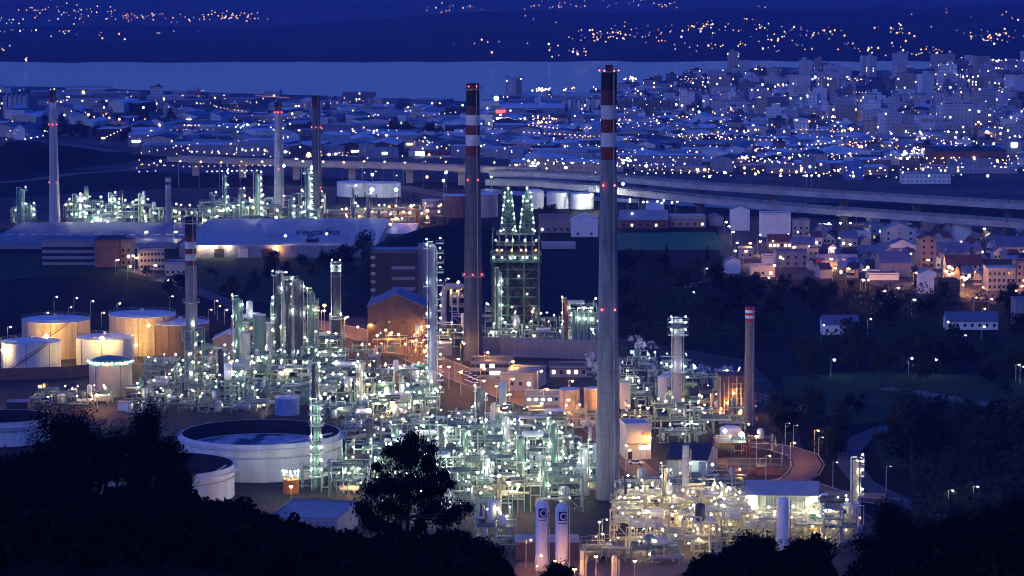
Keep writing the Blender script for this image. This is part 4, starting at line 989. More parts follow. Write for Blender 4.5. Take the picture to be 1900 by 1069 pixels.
# big silver pipe loop and slanted orange lit pipes
def pipeobj(pts, r, m, label, name='pipe_run'):
    mb = MB(); mb.path(pts, r, 10); o = origin(mb.build(name, M[m], smooth=False)); tag(o, label, 'pipe'); return o
a = G(958, 866)
pipeobj([(P(1015, 866, a.y).x, a.y, 6), (P(960, 866, a.y).x, a.y, 6), (P(960, 866, a.y).x, a.y, 13), (P(960, 866, a.y).x, a.y + 6, 14), (P(1010, 866, a.y).x, a.y + 6, 14)], .55, 'bluegrey', 'fat pale blue pipe bent in a square loop')
a = G(636, 850); pipeobj([(a.x, a.y, .3), (P(660, 800, a.y).x, a.y, 6.5), (P(682, 790, a.y).x, a.y, 7.5)], .45, 'beige', 'pale elbowed pipe climbing beside the great open tank')
a = G(668, 850); pipeobj([(a.x, a.y, .3), (P(688, 800, a.y).x, a.y, 7)], .35, 'rust', 'red slanted pipe climbing over the brown bund')
for i in range(5):
    a = G(828 + i * 6, 850); pipeobj([(a.x, a.y, .2), (a.x, a.y, 9)], .25, 'pipe', 'slim silver riser before the raised pipe bank')
a = G(820, 606); pipeobj([(P(823, 606, a.y).x, a.y, 1), (P(823, 606, a.y).x, a.y, 13.5), (P(826, 606, a.y).x, a.y, 15.5), (P(832, 606, a.y).x, a.y, 16.5), (P(856, 606, a.y).x, a.y, 16.5)], 1.2, 'concpale', 'fat pale duct bent like a hook beside the black topped chimney', name='duct')
process(P(838, 606, a.y).x, P(862, 606, a.y).x, a.y + 2, a.y + 12, 16, 'stack of warm lit storeys behind the hooked duct', kind='O', steel='cream', lampd=.7, vess=0, pipes=4, lr=.28)
# ================================================================== buildings inside the refinery
t, W, h, Y = bld('brown_shed', 'big brown clad shed with a pitched blue grey roof, orange lit', 'shed', 682, 790, 640, 70, 26, kind='gable', wall='brownclad', roof='roofblue', axis='y', rh=5, win=(1, 4), z0=8)
t, W, h, Y = bld('dark_block', 'dark unlit block behind the brown shed with faint window bands', 'building', 688, 775, 560, 92, 20, wall='dark', roof='roofgrey')
for i in range(3):
    mb = MB(); mb.box(4, -10.1, 5 + i * 4.6, W * .5, .15, 1.4); mb.build('window_band', M['bluegrey'], t, local=True)
mb = MB(); mb.box(W / 2 + 2.5, 0, 0, 5, 14, h + 2.5); mb.build('stair_tower', M['bluegrey'], t, local=True)
mb = MB()
for q in range(6): mb.box(-W / 2 + 1, -10.6, q * 3.6 + 1, 2, .8, .25); mb.box(-W / 2 + 1, -10.9, q * 3.6 + 1.3, 2, .1, 1.0)
mb.build('fire_escape', M['steel2'], t, local=True)
g0 = G(890, 660); g1 = G(1112, 668); mb = MB(); n = 44
for i in range(n):
    f = i / n; x = g0.x + (g1.x - g0.x) * f; y = g0.y + (g1.y - g0.y) * f; mb.box(x, y + (.35 if i % 2 else 0), 0, (g1.x - g0.x) / n, .3, 7.2)
o = origin(mb.build('ribbed_wall', M['bluegrey'])); tag(o, 'long ribbed blue grey screen wall at the foot of the chimney', 'wall')
bld('office_block', 'low office with a strip of bright windows by the black topped chimney', 'office', 873, 953, 700, 26, 14, wall='bluegrey', roof='roofdark', win=(2, 9), lit=.45, lk='wl', wz=1.2, ww=1.6, z0=.9, pitch=2.6)
bld('plant_hall', 'dark box hall with a flat blue roof beside the bright office', 'hall', 930, 1012, 726, 30, 20, rz=R(-14), wall='bluegrey', roof='roofblue', win=(1, 4), z0=2, lit=.25, lk='wl')
bld('canopy_hall', 'low hall with teal light under its blue canopy', 'hall', 975, 1052, 752, 14, 14, wall='teal', roof='roofblue', win=(1, 6), lit=.5, lk='wl', wz=.8, z0=1.6)
bld('control_room', 'small dark control room beyond the long ribbed wall', 'building', 1020, 1090, 700, 16, 14, wall='bluegrey', roof='roofdark', win=(1, 5), lit=.4)
bld('low_store', 'low dark store before the ribbed wall', 'building', 960, 1030, 690, 10, 10, wall='dark', roof='roofdark', win=(1, 5), lit=.3)
t, W, h, Y = bld('gatehouse', 'orange lit two storey gatehouse with a bright blue roof', 'building', 1152, 1208, 852, 62, 10, rz=R(8), wall='cream', roof='roofpale')
mb = MB(); mb.box(0, -5.9, h * .45, W * .9, 2.2, .3); mb.build('awning', M['beige'], t, local=True)
mb = MB(); mb.box(2, -5.1, 3.0, 3.2, .15, 1.6); mb.build('window', EM['wl'], t, local=True)
mb = MB(); mb.box(2.2, -5.1, h * .72, 2.6, .1, .9); mb.build('sign_panel', M['rpink'], t, local=True)
mb = MB(); mb.box(-2.5, -5.1, .1, 1.3, .12, 2.4); mb.build('door', M['dark'], t, local=True)
t, W, h, Y = bld('long_hangar', 'long grey green hangar with three bright lamps under dark roof', 'hangar', 1240, 1338, 888, 34, 22, kind='gable', rz=R(-12), wall='teal', roof='roofdark', axis='x', rh=3)
for i in range(3): lamp(t, *(Vector(t.location) + Vector((1.5 + i * 3.2, -13.2 - i * .5, h - .4))), 'G', .3)
t, W, h, Y = bld('blue_roofed_shelter', 'tall open shelter with a broad pale blue roof and cream cladding', 'shelter', 1382, 1528, 985, 66, 14, rz=R(-6), kind='gable', wall='teal', roof='roofdim', axis='x', rh=2.5)
for i in range(9):
    mb = MB(); mb.box(-W / 2 + W * (i + .5) / 9, -7.2, 0, .35, .35, h); mb.build('post', M['steelw'], t, local=True)
for i, (a, z) in enumerate(((-.42, .9), (-.22, .35), (0, .35), (.22, .5), (.42, .85), (.44, .5), (.46, .2))): lamp(t, *(Vector(t.location) + Vector((a * W, -8.0, z * h))), 'w', .32)
bld('small_lean_to', 'small dark roofed pump shelter beside the slim cream column', 'shelter', 1528, 1592, 1000, 26, 8, wall='steelw', roof='roofdark', para=0)
bld('flat_roofed_store', 'flat grey blue roofed store in front of the great open tank', 'building', 500, 655, 1005, 40, 24, rz=R(-10), wall='bluegrey', roof='roofgrey', win=(1, 8), z0=2.5)
bld('tank_shelter', 'brown box of stores behind the two white gas tanks', 'building', 955, 1075, 1040, 34, 9, wall='brownclad', roof='roofgrey', para=0)
t, W, h, Y = bld('white_hut', 'little white hut lit by lamps below the drum shaped tank', 'hut', 218, 244, 762, 14, 4, wall='rwhite', roof='roofgrey', para=0)
bld('dark_pump_house', 'dark boxy pump house beside the lamp lined walkway', 'hut', 12, 52, 765, 18, 6, wall='dark', roof='roofblue', para=0)
bld('sand_coloured_shed', 'sand coloured shed with a pitched roof behind the short chimney', 'shed', 395, 448, 662, 32, 12, kind='gable', wall='rpink', roof='roofpale', axis='y', rh=2.4)
bld('blue_topped_store', 'low store with a blue lined flat roof by the lamp studded scaffold', 'shed', 376, 422, 690, 28, 10, wall='bluegrey', roof='roofblue')
bld('yellow_edged_canopy', 'flat canopy with a yellow green fascia by the black column', 'canopy', 905, 942, 800, 14, 8, rz=R(10), wall='steelw', roof='roofblue', para=0)
bld('brick_substation', 'low tan substation hut at the fork of the lit road', 'hut', 1405, 1450, 882, 14, 6, wall='rbrown', roof='roofdark', para=0)
bld('warm_lit_hut', 'warm lit hut under the yellow floodlight', 'hut', 728, 752, 785, 22, 5, wall='cream', roof='roofpale', para=0)
bld('storage_hut', 'grey storage hut behind the central tree beside the long store', 'hut', 800, 838, 660, 22, 8, wall='bluegrey', roof='roofgrey', para=0)
# furnace box
g = G(1360, 788); k = pxm(g.y)
t = thing('furnace', 'orange glowing furnace box with ladders beside the red capped chimney', 'furnace', (g.x, g.y + 8, 0))
mb = MB(); mb.box(g.x, g.y + 8, 2.5, 9, 9, 13); mb.build('firebox', M['rbrown'], t)
for i in range(7): mb = MB(); mb.tube((g.x - 4 + i * 1.35, g.y + 3.1, 1), (g.x - 4 + i * 1.35, g.y + 3.1, 15.2 - (i % 2) * 2), .22, 6); mb.build('furnace_tube', M['steel2'], t)
mb = MB()
for s in (-1, 1):
    for q in (-1, 1): mb.box(g.x + s * 4, g.y + 8 + q * 4, 0, .5, .5, 2.5)
mb.build('stilts', M['steel'], t)
for i in range(8):
    mb = MB(); mb.box(g.x + 1.5, g.y + 3.3, 1.5 + i * 1.6, 4, .3, .25); mb.build('burner_rail', M['orange'], t)
for i in range(5): lamp(t, g.x - 4 + i * 2.2, g.y + 2.3, 3.5 + (i % 3) * 3.2, 'O', .17)
# boundary walls
def wallrun(pxs, h, m, label, name='boundary_wall', w_=.3, post=0):
    mb = MB(); pts = [G(*p) for p in pxs]
    for a, b in zip(pts, pts[1:]):
        d = b - a; mb.box((a.x + b.x) / 2, (a.y + b.y) / 2, 0, d.length, w_, h, math.atan2(d.y, d.x))
    o = origin(mb.build(name, M[m])); tag(o, label, 'wall' if 'wall' in name else 'fence'); return o
def fence(pxs, h, label, step=3.):
    pts = [G(*p) for p in pxs]; c = pts[0]; t = thing('fence', label, 'fence', (c.x, c.y, 0)); mb = MB(); ms = MB()
    for a, b in zip(pts, pts[1:]):
        d = b - a; n = max(1, int(d.length / step))
        for i in range(n + 1): q = a.lerp(b, i / n); mb.tube((q.x, q.y, 0), (q.x, q.y, h), .07, 4)
        for z in (.3, h * .5, h - .1): ms.tube((a.x, a.y, z), (b.x, b.y, z), .04, 4)
    mb.build('fence_posts', M['steel2'], t); ms.build('fence_rails', M['steel2'], t)
wallrun([(-20, 706), (120, 702), (236, 690)], 4.2, 'rbrown', 'brown retaining bund wall before the white stair tank')
wallrun([(1255, 890), (1385, 882), (1440, 876)], 1.2, 'rbrown', 'low brown kerb wall round the substation')
wallrun([(1530, 922), (1645, 926)], 1.6, 'rpink', 'low orange lit roadside wall beside the slim column')
wallrun([(640, 862), (760, 862)], 4.5, 'rbrown', 'brown bund slope wall behind the slanted pipes')
fence([(1330, 872), (1450, 872), (1452, 842)], 3.5, 'tall mesh fence round the orange lit substation')
fence([(1392, 742), (1505, 770)], 3, 'mesh fence beside the pipe trestle on the meadow')
fence([(1078, 1012), (1230, 1000), (1330, 1005)], 2.4, 'mesh fence at the edge of the orange lit yard')
# ================================================================== roads, yards and their lamps
M['asphalt2'] = mat('weathered asphalt', (.045, .05, .06), .7, var=.15, scale=.1)
ribbon('main_plant_road', [(560, 598), (640, 612), (730, 642), (820, 680), (900, 712), (980, 742), (1070, 770), (1100, 790)], 15, .02, M['path'])
ribbon('gate_road', [(1100, 790), (1160, 850), (1220, 900), (1300, 915), (1400, 905), (1470, 890)], 9, .03, M['path'])
ribbon('hill_access_road', [(1400, 825), (1450, 832), (1490, 845), (1500, 862), (1490, 880), (1470, 892), (1540, 915), (1650, 932)], 8, .04, M['path'])
ribbon('service_road', [(1690, 786), (1640, 795), (1600, 812), (1576, 836), (1575, 862), (1600, 895), (1660, 925), (1760, 965)], 7, .05, M['asphalt2'])
ribbon('meadow_track', [(1900, 765), (1840, 752), (1780, 742), (1700, 728), (1640, 720)], 8, .04, M['path'])
ribbon('lower_yard_road', [(960, 1075), (1020, 1050), (1100, 1030), (1200, 1000), (1290, 985)], 14, .03, M['path'])
ribbon('village_street', [(1430, 500), (1410, 470), (1420, 450), (1404, 425), (1390, 410)], 9, .03, M['asphalt'])
ribbon('village_high_street', [(1500, 505), (1600, 500), (1735, 498), (1760, 520), (1800, 545), (1860, 565)], 9, .03, M['asphalt'])
ribbon('quarry_road', [(1260, 535), (1330, 518), (1360, 510)], 7, .03, M['path'])
ribbon('estate_road', [(230, 500), (262, 505), (310, 520), (420, 560), (470, 590), (640, 600)], 9, .03, M['asphalt'])
ribbon('harbour_road', [(0, 262), (120, 268), (240, 286), (330, 300)], 14, .03, M['path'])
ribbon('hillfoot_road', [(-20, 340), (60, 334), (140, 322), (240, 316), (300, 300)], 12, .03, M['path'])
ribbon('interchange_ramp', [(740, 345), (770, 352), (800, 358), (850, 366)], 16, .04, M['path'])
gsheet('lower_yard', [(940, 1100), (960, 1045), (1080, 1012), (1250, 985), (1320, 1010), (1280, 1060), (1150, 1100)], .02, M['path'])
gsheet('sports_pitch', [(1140, 464), (1140, 432), (1328, 431), (1344, 464)], .03, M['pitch'])
gsheet('meadow', [(1460, 760), (1450, 700), (1600, 690), (1900, 700), (1900, 735), (1700, 775), (1560, 790)], .02, M['field'])
gsheet('sloping_meadow', [(1640, 870), (1620, 830), (1660, 800), (1780, 775), (1900, 790), (1900, 850), (1750, 870)], .02, M['field'])
gsheet('far_meadow', [(0, 470), (0, 520), (220, 510), (480, 560), (640, 565), (700, 480), (380, 478)], .02, M['field'])
for i, (px, py, k) in enumerate(((664, 606, 'o'), (700, 622, 'o'), (752, 638, 'o'), (788, 652, 'o'), (833, 680, 'o'), (855, 690, 'o'), (898, 706, 'o'), (921, 716, 'o'), (946, 731, 'o'), (1005, 748, 'o'), (1035, 762, 'o'), (640, 590, 'o'), (716, 612, 'o'), (760, 600, 'o'), (725, 585, 'o'), (740, 620, 'o'))):
    flood(px, py, 8, 'O', .34, 'added orange lamp along the plant road')
for px, py, k in ((100, 551, 'w'), (137, 553, 'w'), (168, 559, 'w'), (217, 563, 'w'), (315, 550, 'w'), (127, 570, 'o'), (83, 580, 'w'), (188, 580, 'w'), (14, 607, 'y'), (398, 558, 'o'), (403, 568, 'o'), (387, 575, 'o'), (416, 575, 'w'), (307, 520, 'w'), (827, 517, 'w'), (1307, 498, 'w'), (1282, 542, 'w'), (1542, 668, 'G'), (1686, 665, 'G'), (1711, 665, 'w'), (1731, 667, 'G'), (1885, 677, 'w'), (1893, 680, 'w'), (1610, 592, 'w'), (1523, 603, 'w'), (1754, 597, 'y'), (1821, 606, 'y'), (1786, 622, 'w'), (1835, 555, 'w'), (1822, 573, 'y'), (1807, 552, 'o'), (1760, 910, 'w'), (1806, 903, 'w')):
    flood(px, py, 6, k, .38 if k != 'G' else .5, None) if False else street_lamp(*[(lambda a, c: (a * (6 - H) / c, (6 - H) / c))(*_ray(px, py))][0], 6, k, .22 if k != 'G' else .34)
for px, pb, pt in ((1457, 825, 786), (1472, 828, 790), (1519, 846, 812), (1545, 906, 858), (1644, 912, 866), (1590, 905, 850), (1457, 815, 792)):
    g = G(px, pb); street_lamp(g.x, g.y, P(px, pt, g.y).z, 'w', .05, label='unlit road lamp at the wood edge')
def roadlamps(line, off, step, h, k, rad, label, group):
    pts = [G(*p) for p in line]; d0 = 0; i_ = 0
    for a, b in zip(pts, pts[1:]):
        L = (b - a).length; d = (b - a).normalized(); n = Vector((-d.y, d.x, 0)); q = (step - d0) % step
        while q < L: c = a + d * q + n * off * (1 if i_ % 2 else -1); street_lamp(c.x, c.y, h, k, rad, label, group); q += step; i_ += 1
        d0 = (d0 + L) % step
roadlamps([(560, 598), (640, 612), (730, 642), (820, 680), (900, 712), (980, 742), (1070, 770), (1100, 790)], 8, 13, 8, 'R', .33, 'added orange lamp along the plant road', 'added plant road lamps')  # evenly spaced extra lamps, added to strengthen the orange on the road
roadlamps([(1100, 790), (1160, 850), (1220, 900), (1300, 915), (1400, 905), (1470, 890)], 5.5, 22, 7, 'R', .2, 'orange lamp along the gate road', 'gate road lamps')
roadlamps([(1400, 825), (1450, 832), (1490, 845), (1500, 862), (1490, 880)], 5, 22, 7, 'R', .2, 'orange lamp along the hill access road', 'access road lamps')
roadlamps([(960, 1080), (1020, 1052), (1100, 1032), (1200, 1002), (1290, 987)], 5, 16, 7, 'R', .18, 'added orange lamp along the lower yard road', 'added lower yard lamps')  # further lamps added to bring more orange onto the yard
def kerb(name, line, width):
    pts = [G(x, y) for x, y in line]
    for sg in (-1, 1):
        o = []
        for i, p in enumerate(pts):
            a = pts[max(0, i - 1)]; b = pts[min(len(pts) - 1, i + 1)]; d = (b - a).normalized(); o.append(p + Vector((-d.y, d.x, 0)) * sg * (width / 2 + .25))
        mb = MB()
        for a, b in zip(o, o[1:]): mb.tube((a.x, a.y, .1), (b.x, b.y, .1), .14, 4)
        struct(mb.build(name, M['roofgrey']))
kerb('road_kerb', [(1400, 825), (1450, 832), (1490, 845), (1500, 862), (1490, 880), (1470, 892), (1540, 915), (1650, 932)], 9)
kerb('road_kerb', [(560, 598), (640, 612), (730, 642), (820, 680), (900, 712), (980, 742), (1070, 770), (1100, 790)], 15)
# cars on the plant road
def car_parts(m):
    b = MB()
    b.add([(-2.1, -.85, .35), (2.1, -.85, .35), (2.1, .85, .35), (-2.1, .85, .35), (-2.15, -.85, .85), (2.1, -.85, .75), (2.1, .85, .75), (-2.15, .85, .85)], [(3, 2, 1, 0), (4, 5, 6, 7), (0, 1, 5, 4), (1, 2, 6, 5), (2, 3, 7, 6), (3, 0, 4, 7)])
    return b
def car(x, y, rz, m, label):
    t = thing('parked_car', label, 'car', (x, y, .04), rz, 'cars parked in the plant'); car_parts(m).build('body', M[m], t, local=True)
    c = MB(); c.add([(-1.6, -.78, .86), (1.0, -.78, .80), (1.0, .78, .80), (-1.6, .78, .86), (-1.2, -.62, 1.42), (.35, -.62, 1.42), (.35, .62, 1.42), (-1.2, .62, 1.42)], [(4, 5, 6, 7), (0, 1, 5, 4), (1, 2, 6, 5), (2, 3, 7, 6), (3, 0, 4, 7)]); c.build('cabin', M['glass'], t, local=True)
    c = MB(); c.box(-.42, 0, 1.425, 1.4, 1.2, .04); c.build('roof_panel', M[m], t, local=True)
    for s in (-1.3, 1.3):
        for q in (-.8, .8): c = MB(); c.tube((s, q - .1, .33), (s, q + .1, .33), .33, 10); c.build('wheel', M['tyre'], t, local=True)
for i, (px, py) in enumerate(((858, 695), (866, 698), (874, 701), (882, 705), (889, 708), (871, 709), (879, 712))):
    g = G(px, py); car(g.x, g.y, R(-62), 'carw', 'white car in the parked row')
g = G(1180, 862); car(g.x, g.y, R(-20), 'carw', 'white car turning in front of the gatehouse')
g = G(1290, 905); car(g.x, g.y, R(5), 'card', 'dark car on the lit gate road')
g = G(1082, 1032); car(g.x, g.y, R(50), 'card', 'dark car in the orange lit yard')
# ================================================================== warehouse estate
def rooflong(px0, px1, pb, ph, depth, label, **kw): return bld('warehouse', label, 'warehouse', px0, px1, pb, ph, depth, **kw)
t, W, h, Y = rooflong(332, 700, 478, 22, 150, 'huge pale roofed warehouse with violet lettering on its roof', wall='bluegrey', roof='roofdim', para=0)
fc = bpy.data.curves.new('lettering', 'FONT'); fc.body = 'vegalsa'; fc.size = 30; fc.extrude = .05; fc.offset = .35; fo = bpy.data.objects.new('tmp', fc); col.objects.link(fo)
bpy.context.view_layer.update(); me = bpy.data.meshes.new_from_object(fo.evaluated_get(bpy.context.evaluated_depsgraph_get())); bpy.data.objects.remove(fo)
me.materials.clear(); me.materials.append(M['violet']); lo = bpy.data.objects.new('roof_lettering', me); col.objects.link(lo); lo.parent = t
k = pxm(Y + 70); lo.location = (-W / 2 + 188 * k, -20, h + .33); lo.scale = (.38 * .98, 1.5, 1); lo.rotation_euler = (0, 0, 0)
xs = [v.co.x for v in me.vertices]; lo.scale = (86 * k / (max(xs) - min(xs)), 1.6, 1)
for i in range(8): mb = MB(); mb.box(-W / 2 + W * (i + .5) / 8, -30 + (i % 3) * 30, h + .25, 2.5, 2.5, 1.2); mb.build('roof_vent', M['roofgrey'], t, local=True)
lamp(t, *(Vector(t.location) + Vector((-W / 2 + 180 * pxm(Y), -76.5, h - 1.5))), 'O', .42); lamp(t, *(Vector(t.location) + Vector((-W / 2 + 198 * pxm(Y), -75.5, h + 5))), 'w', .45); lamp(t, *(Vector(t.location) + Vector((-W / 2 + 275 * pxm(Y), -75.5, h + 6))), 'w', .45)
for i in range(4): mb = MB(); mb.box(-W / 2 + 8 + i * 12, -75.2, 0, 5, .3, 4.5); mb.build('loading_door', [M['beige'], M['dark'], M['cream'], M['dark']][i], t, local=True)
for i, px in enumerate((388, 408, 436)): lamp(t, *(Vector(t.location) + Vector((-W / 2 + (px - 345) * pxm(Y), -76.5, h - .5))), 'y', .45)
rooflong(-30, 330, 462, 10, 120, 'long low warehouse with a dark blue roof and rows of small roof lights', wall='bluegrey', roof='roofblue', para=0)
t = NTHINGS[-1]
for i in range(19): mb = MB(); mb.box(-50 + i * 6.5, -20, 3.4, 3, 2.0, .5); mb.build('skylight', M['roofpale'], t, local=True)
rooflong(585, 770, 440, 6, 60, 'low pale shed wedged beside the lettered warehouse', wall='bluegrey', roof='roofpale', para=0)
rooflong(160, 222, 418, 12, 30, 'plain grey box shed before the green lit far tower', wall='bluegrey', roof='roofgrey', para=0)
bld('office_building', 'wide blue office with dense rows of windows', 'office', 78, 176, 492, 44, 24, wall='bluegrey', roof='roofblue', win=(4, 16), z0=1.5, wz=1.4, ww=1.6, lit=.03)
bld('brick_block', 'blank brown block joined to the blue office', 'building', 176, 222, 496, 48, 24, wall='rbrown', roof='roofdark')
bld('corner_house', 'orange lit house at the end of the brown block', 'house', 224, 244, 494, 46, 14, wall='rpink', roof='roofdark', win=(3, 2), lit=.1)
bld('apartment_house', 'grey apartment house on the estate with four storeys', 'apartment house', 250, 304, 502, 38, 14, rz=R(12), wall='rgrey', roof='roofblue', win=(3, 7), lit=.06)
bld('low_house', 'low grey house beside the estate apartment house', 'house', 306, 346, 512, 22, 14, wall='rgrey', roof='roofblue', win=(1, 4))
bld('beige_store', 'tilted white panelled shed lit beside a bright lamp', 'shed', 690, 722, 430, 14, 20, rz=R(18), wall='cream', roof='roofpale', para=0)
for px, py, k in ((268, 430, 'y'), (238, 444, 'w'), (322, 430, 'y'), (214, 482, 'y'), (243, 474, 'y'), (249, 478, 'O'), (284, 492, 'y'), (237, 494, 'w'), (720, 416, 'G'), (660, 382, 'w'), (118, 380, 'w')):
    a, c = _ray(px, py); Yq = (7 - H) / c; street_lamp(a * Yq, Yq, 7, k, .45)
# ================================================================== viaduct
def deckrun(pts, w_, th, m): 
    mb = MB(); L = []
    for i, p in enumerate(pts):
        a = pts[max(0, i - 1)]; b = pts[min(len(pts) - 1, i + 1)]; d = b - a; d.z = 0; d.normalize(); n = Vector((-d.y, d.x, 0)) * w_ / 2; L.append((p + n, p - n))
    vs = []; fs = []
    for a, b in L: vs += [(a.x, a.y, a.z), (b.x, b.y, b.z), (b.x, b.y, b.z - th), (a.x, a.y, a.z - th)]
    for i in range(len(L) - 1):
        o = 4 * i
        for q in range(4): fs.append((o + q, o + (q + 1) % 4, o + 4 + (q + 1) % 4, o + 4 + q))
    mb.add(vs, fs); return mb
def Pz(px, py, z): a, c = _ray(px, py); Yq = (z - H) / c; return Vector((a * Yq, Yq, z))
def viaduct(name, label, line, z, w_, m, pier=4, pm='conc2', th=3.0, skip=()):
    pts = [Pz(x, y, z) for x, y in line]; fine = []
    for a, b in zip(pts, pts[1:]): fine += [a.lerp(b, i / 6) for i in range(6)]
    fine.append(pts[-1]); c = fine[0]; t = thing(name, label, 'viaduct', (c.x, c.y, 0))
    deckrun(fine, w_, th, m).build('deck', M[m], t)
    rd = [p + Vector((0, 0, .03)) for p in fine]; deckrun(rd, w_ - 1.2, .02, m).build('carriageway', M['asphalt'], t)
    for s in (-1, 1):
        pp = []
        for i, p in enumerate(fine):
            a = fine[max(0, i - 1)]; b = fine[min(len(fine) - 1, i + 1)]; d = b - a; d.z = 0; d.normalize(); pp.append(p + Vector((-d.y, d.x, 0)) * s * (w_ / 2 - .2) + Vector((0, 0, 1.05)))
        deckrun(pp, .3, 1.0, m).build('parapet', M['conc' if m == 'concv' else m], t)
    for i in range(2, len(fine), pier):
        p = fine[i]; mb = MB(); mb.box(p.x, p.y, 0, 4.5, 2.2, z - th - 1.2); pi_ = sub(mb.build('pier', M[pm], t), t); mb = MB(); mb.box(p.x, p.y, z - th - 1.19, w_ * .7, 2.4, 1.18); mb.build('pier_cap', M[pm], pi_)
    return t
viaduct('viaduct', 'upper carriageway of the long pale concrete viaduct', [(912, 318), (1000, 320), (1140, 327), (1300, 341), (1500, 354), (1700, 366), (1960, 381)], 17, 11, 'concv')
viaduct('viaduct', 'nearer lower carriageway of the long pale concrete viaduct', [(905, 334), (1000, 336), (1140, 349), (1300, 366), (1500, 384), (1700, 398), (1960, 416)], 13, 11, 'concv')
viaduct('viaduct_approach', 'brown lit approach viaduct behind the far refinery', [(320, 292), (450, 297), (600, 302), (760, 306), (905, 312), (1000, 313)], 12, 14, 'beige', pm='beige', th=2.5)
ribbon('railway_embankment', [(880, 352), (1000, 362), (1140, 371), (1300, 380), (1500, 392), (1700, 405), (1950, 422)], 24, .02, M['roofgrey'])
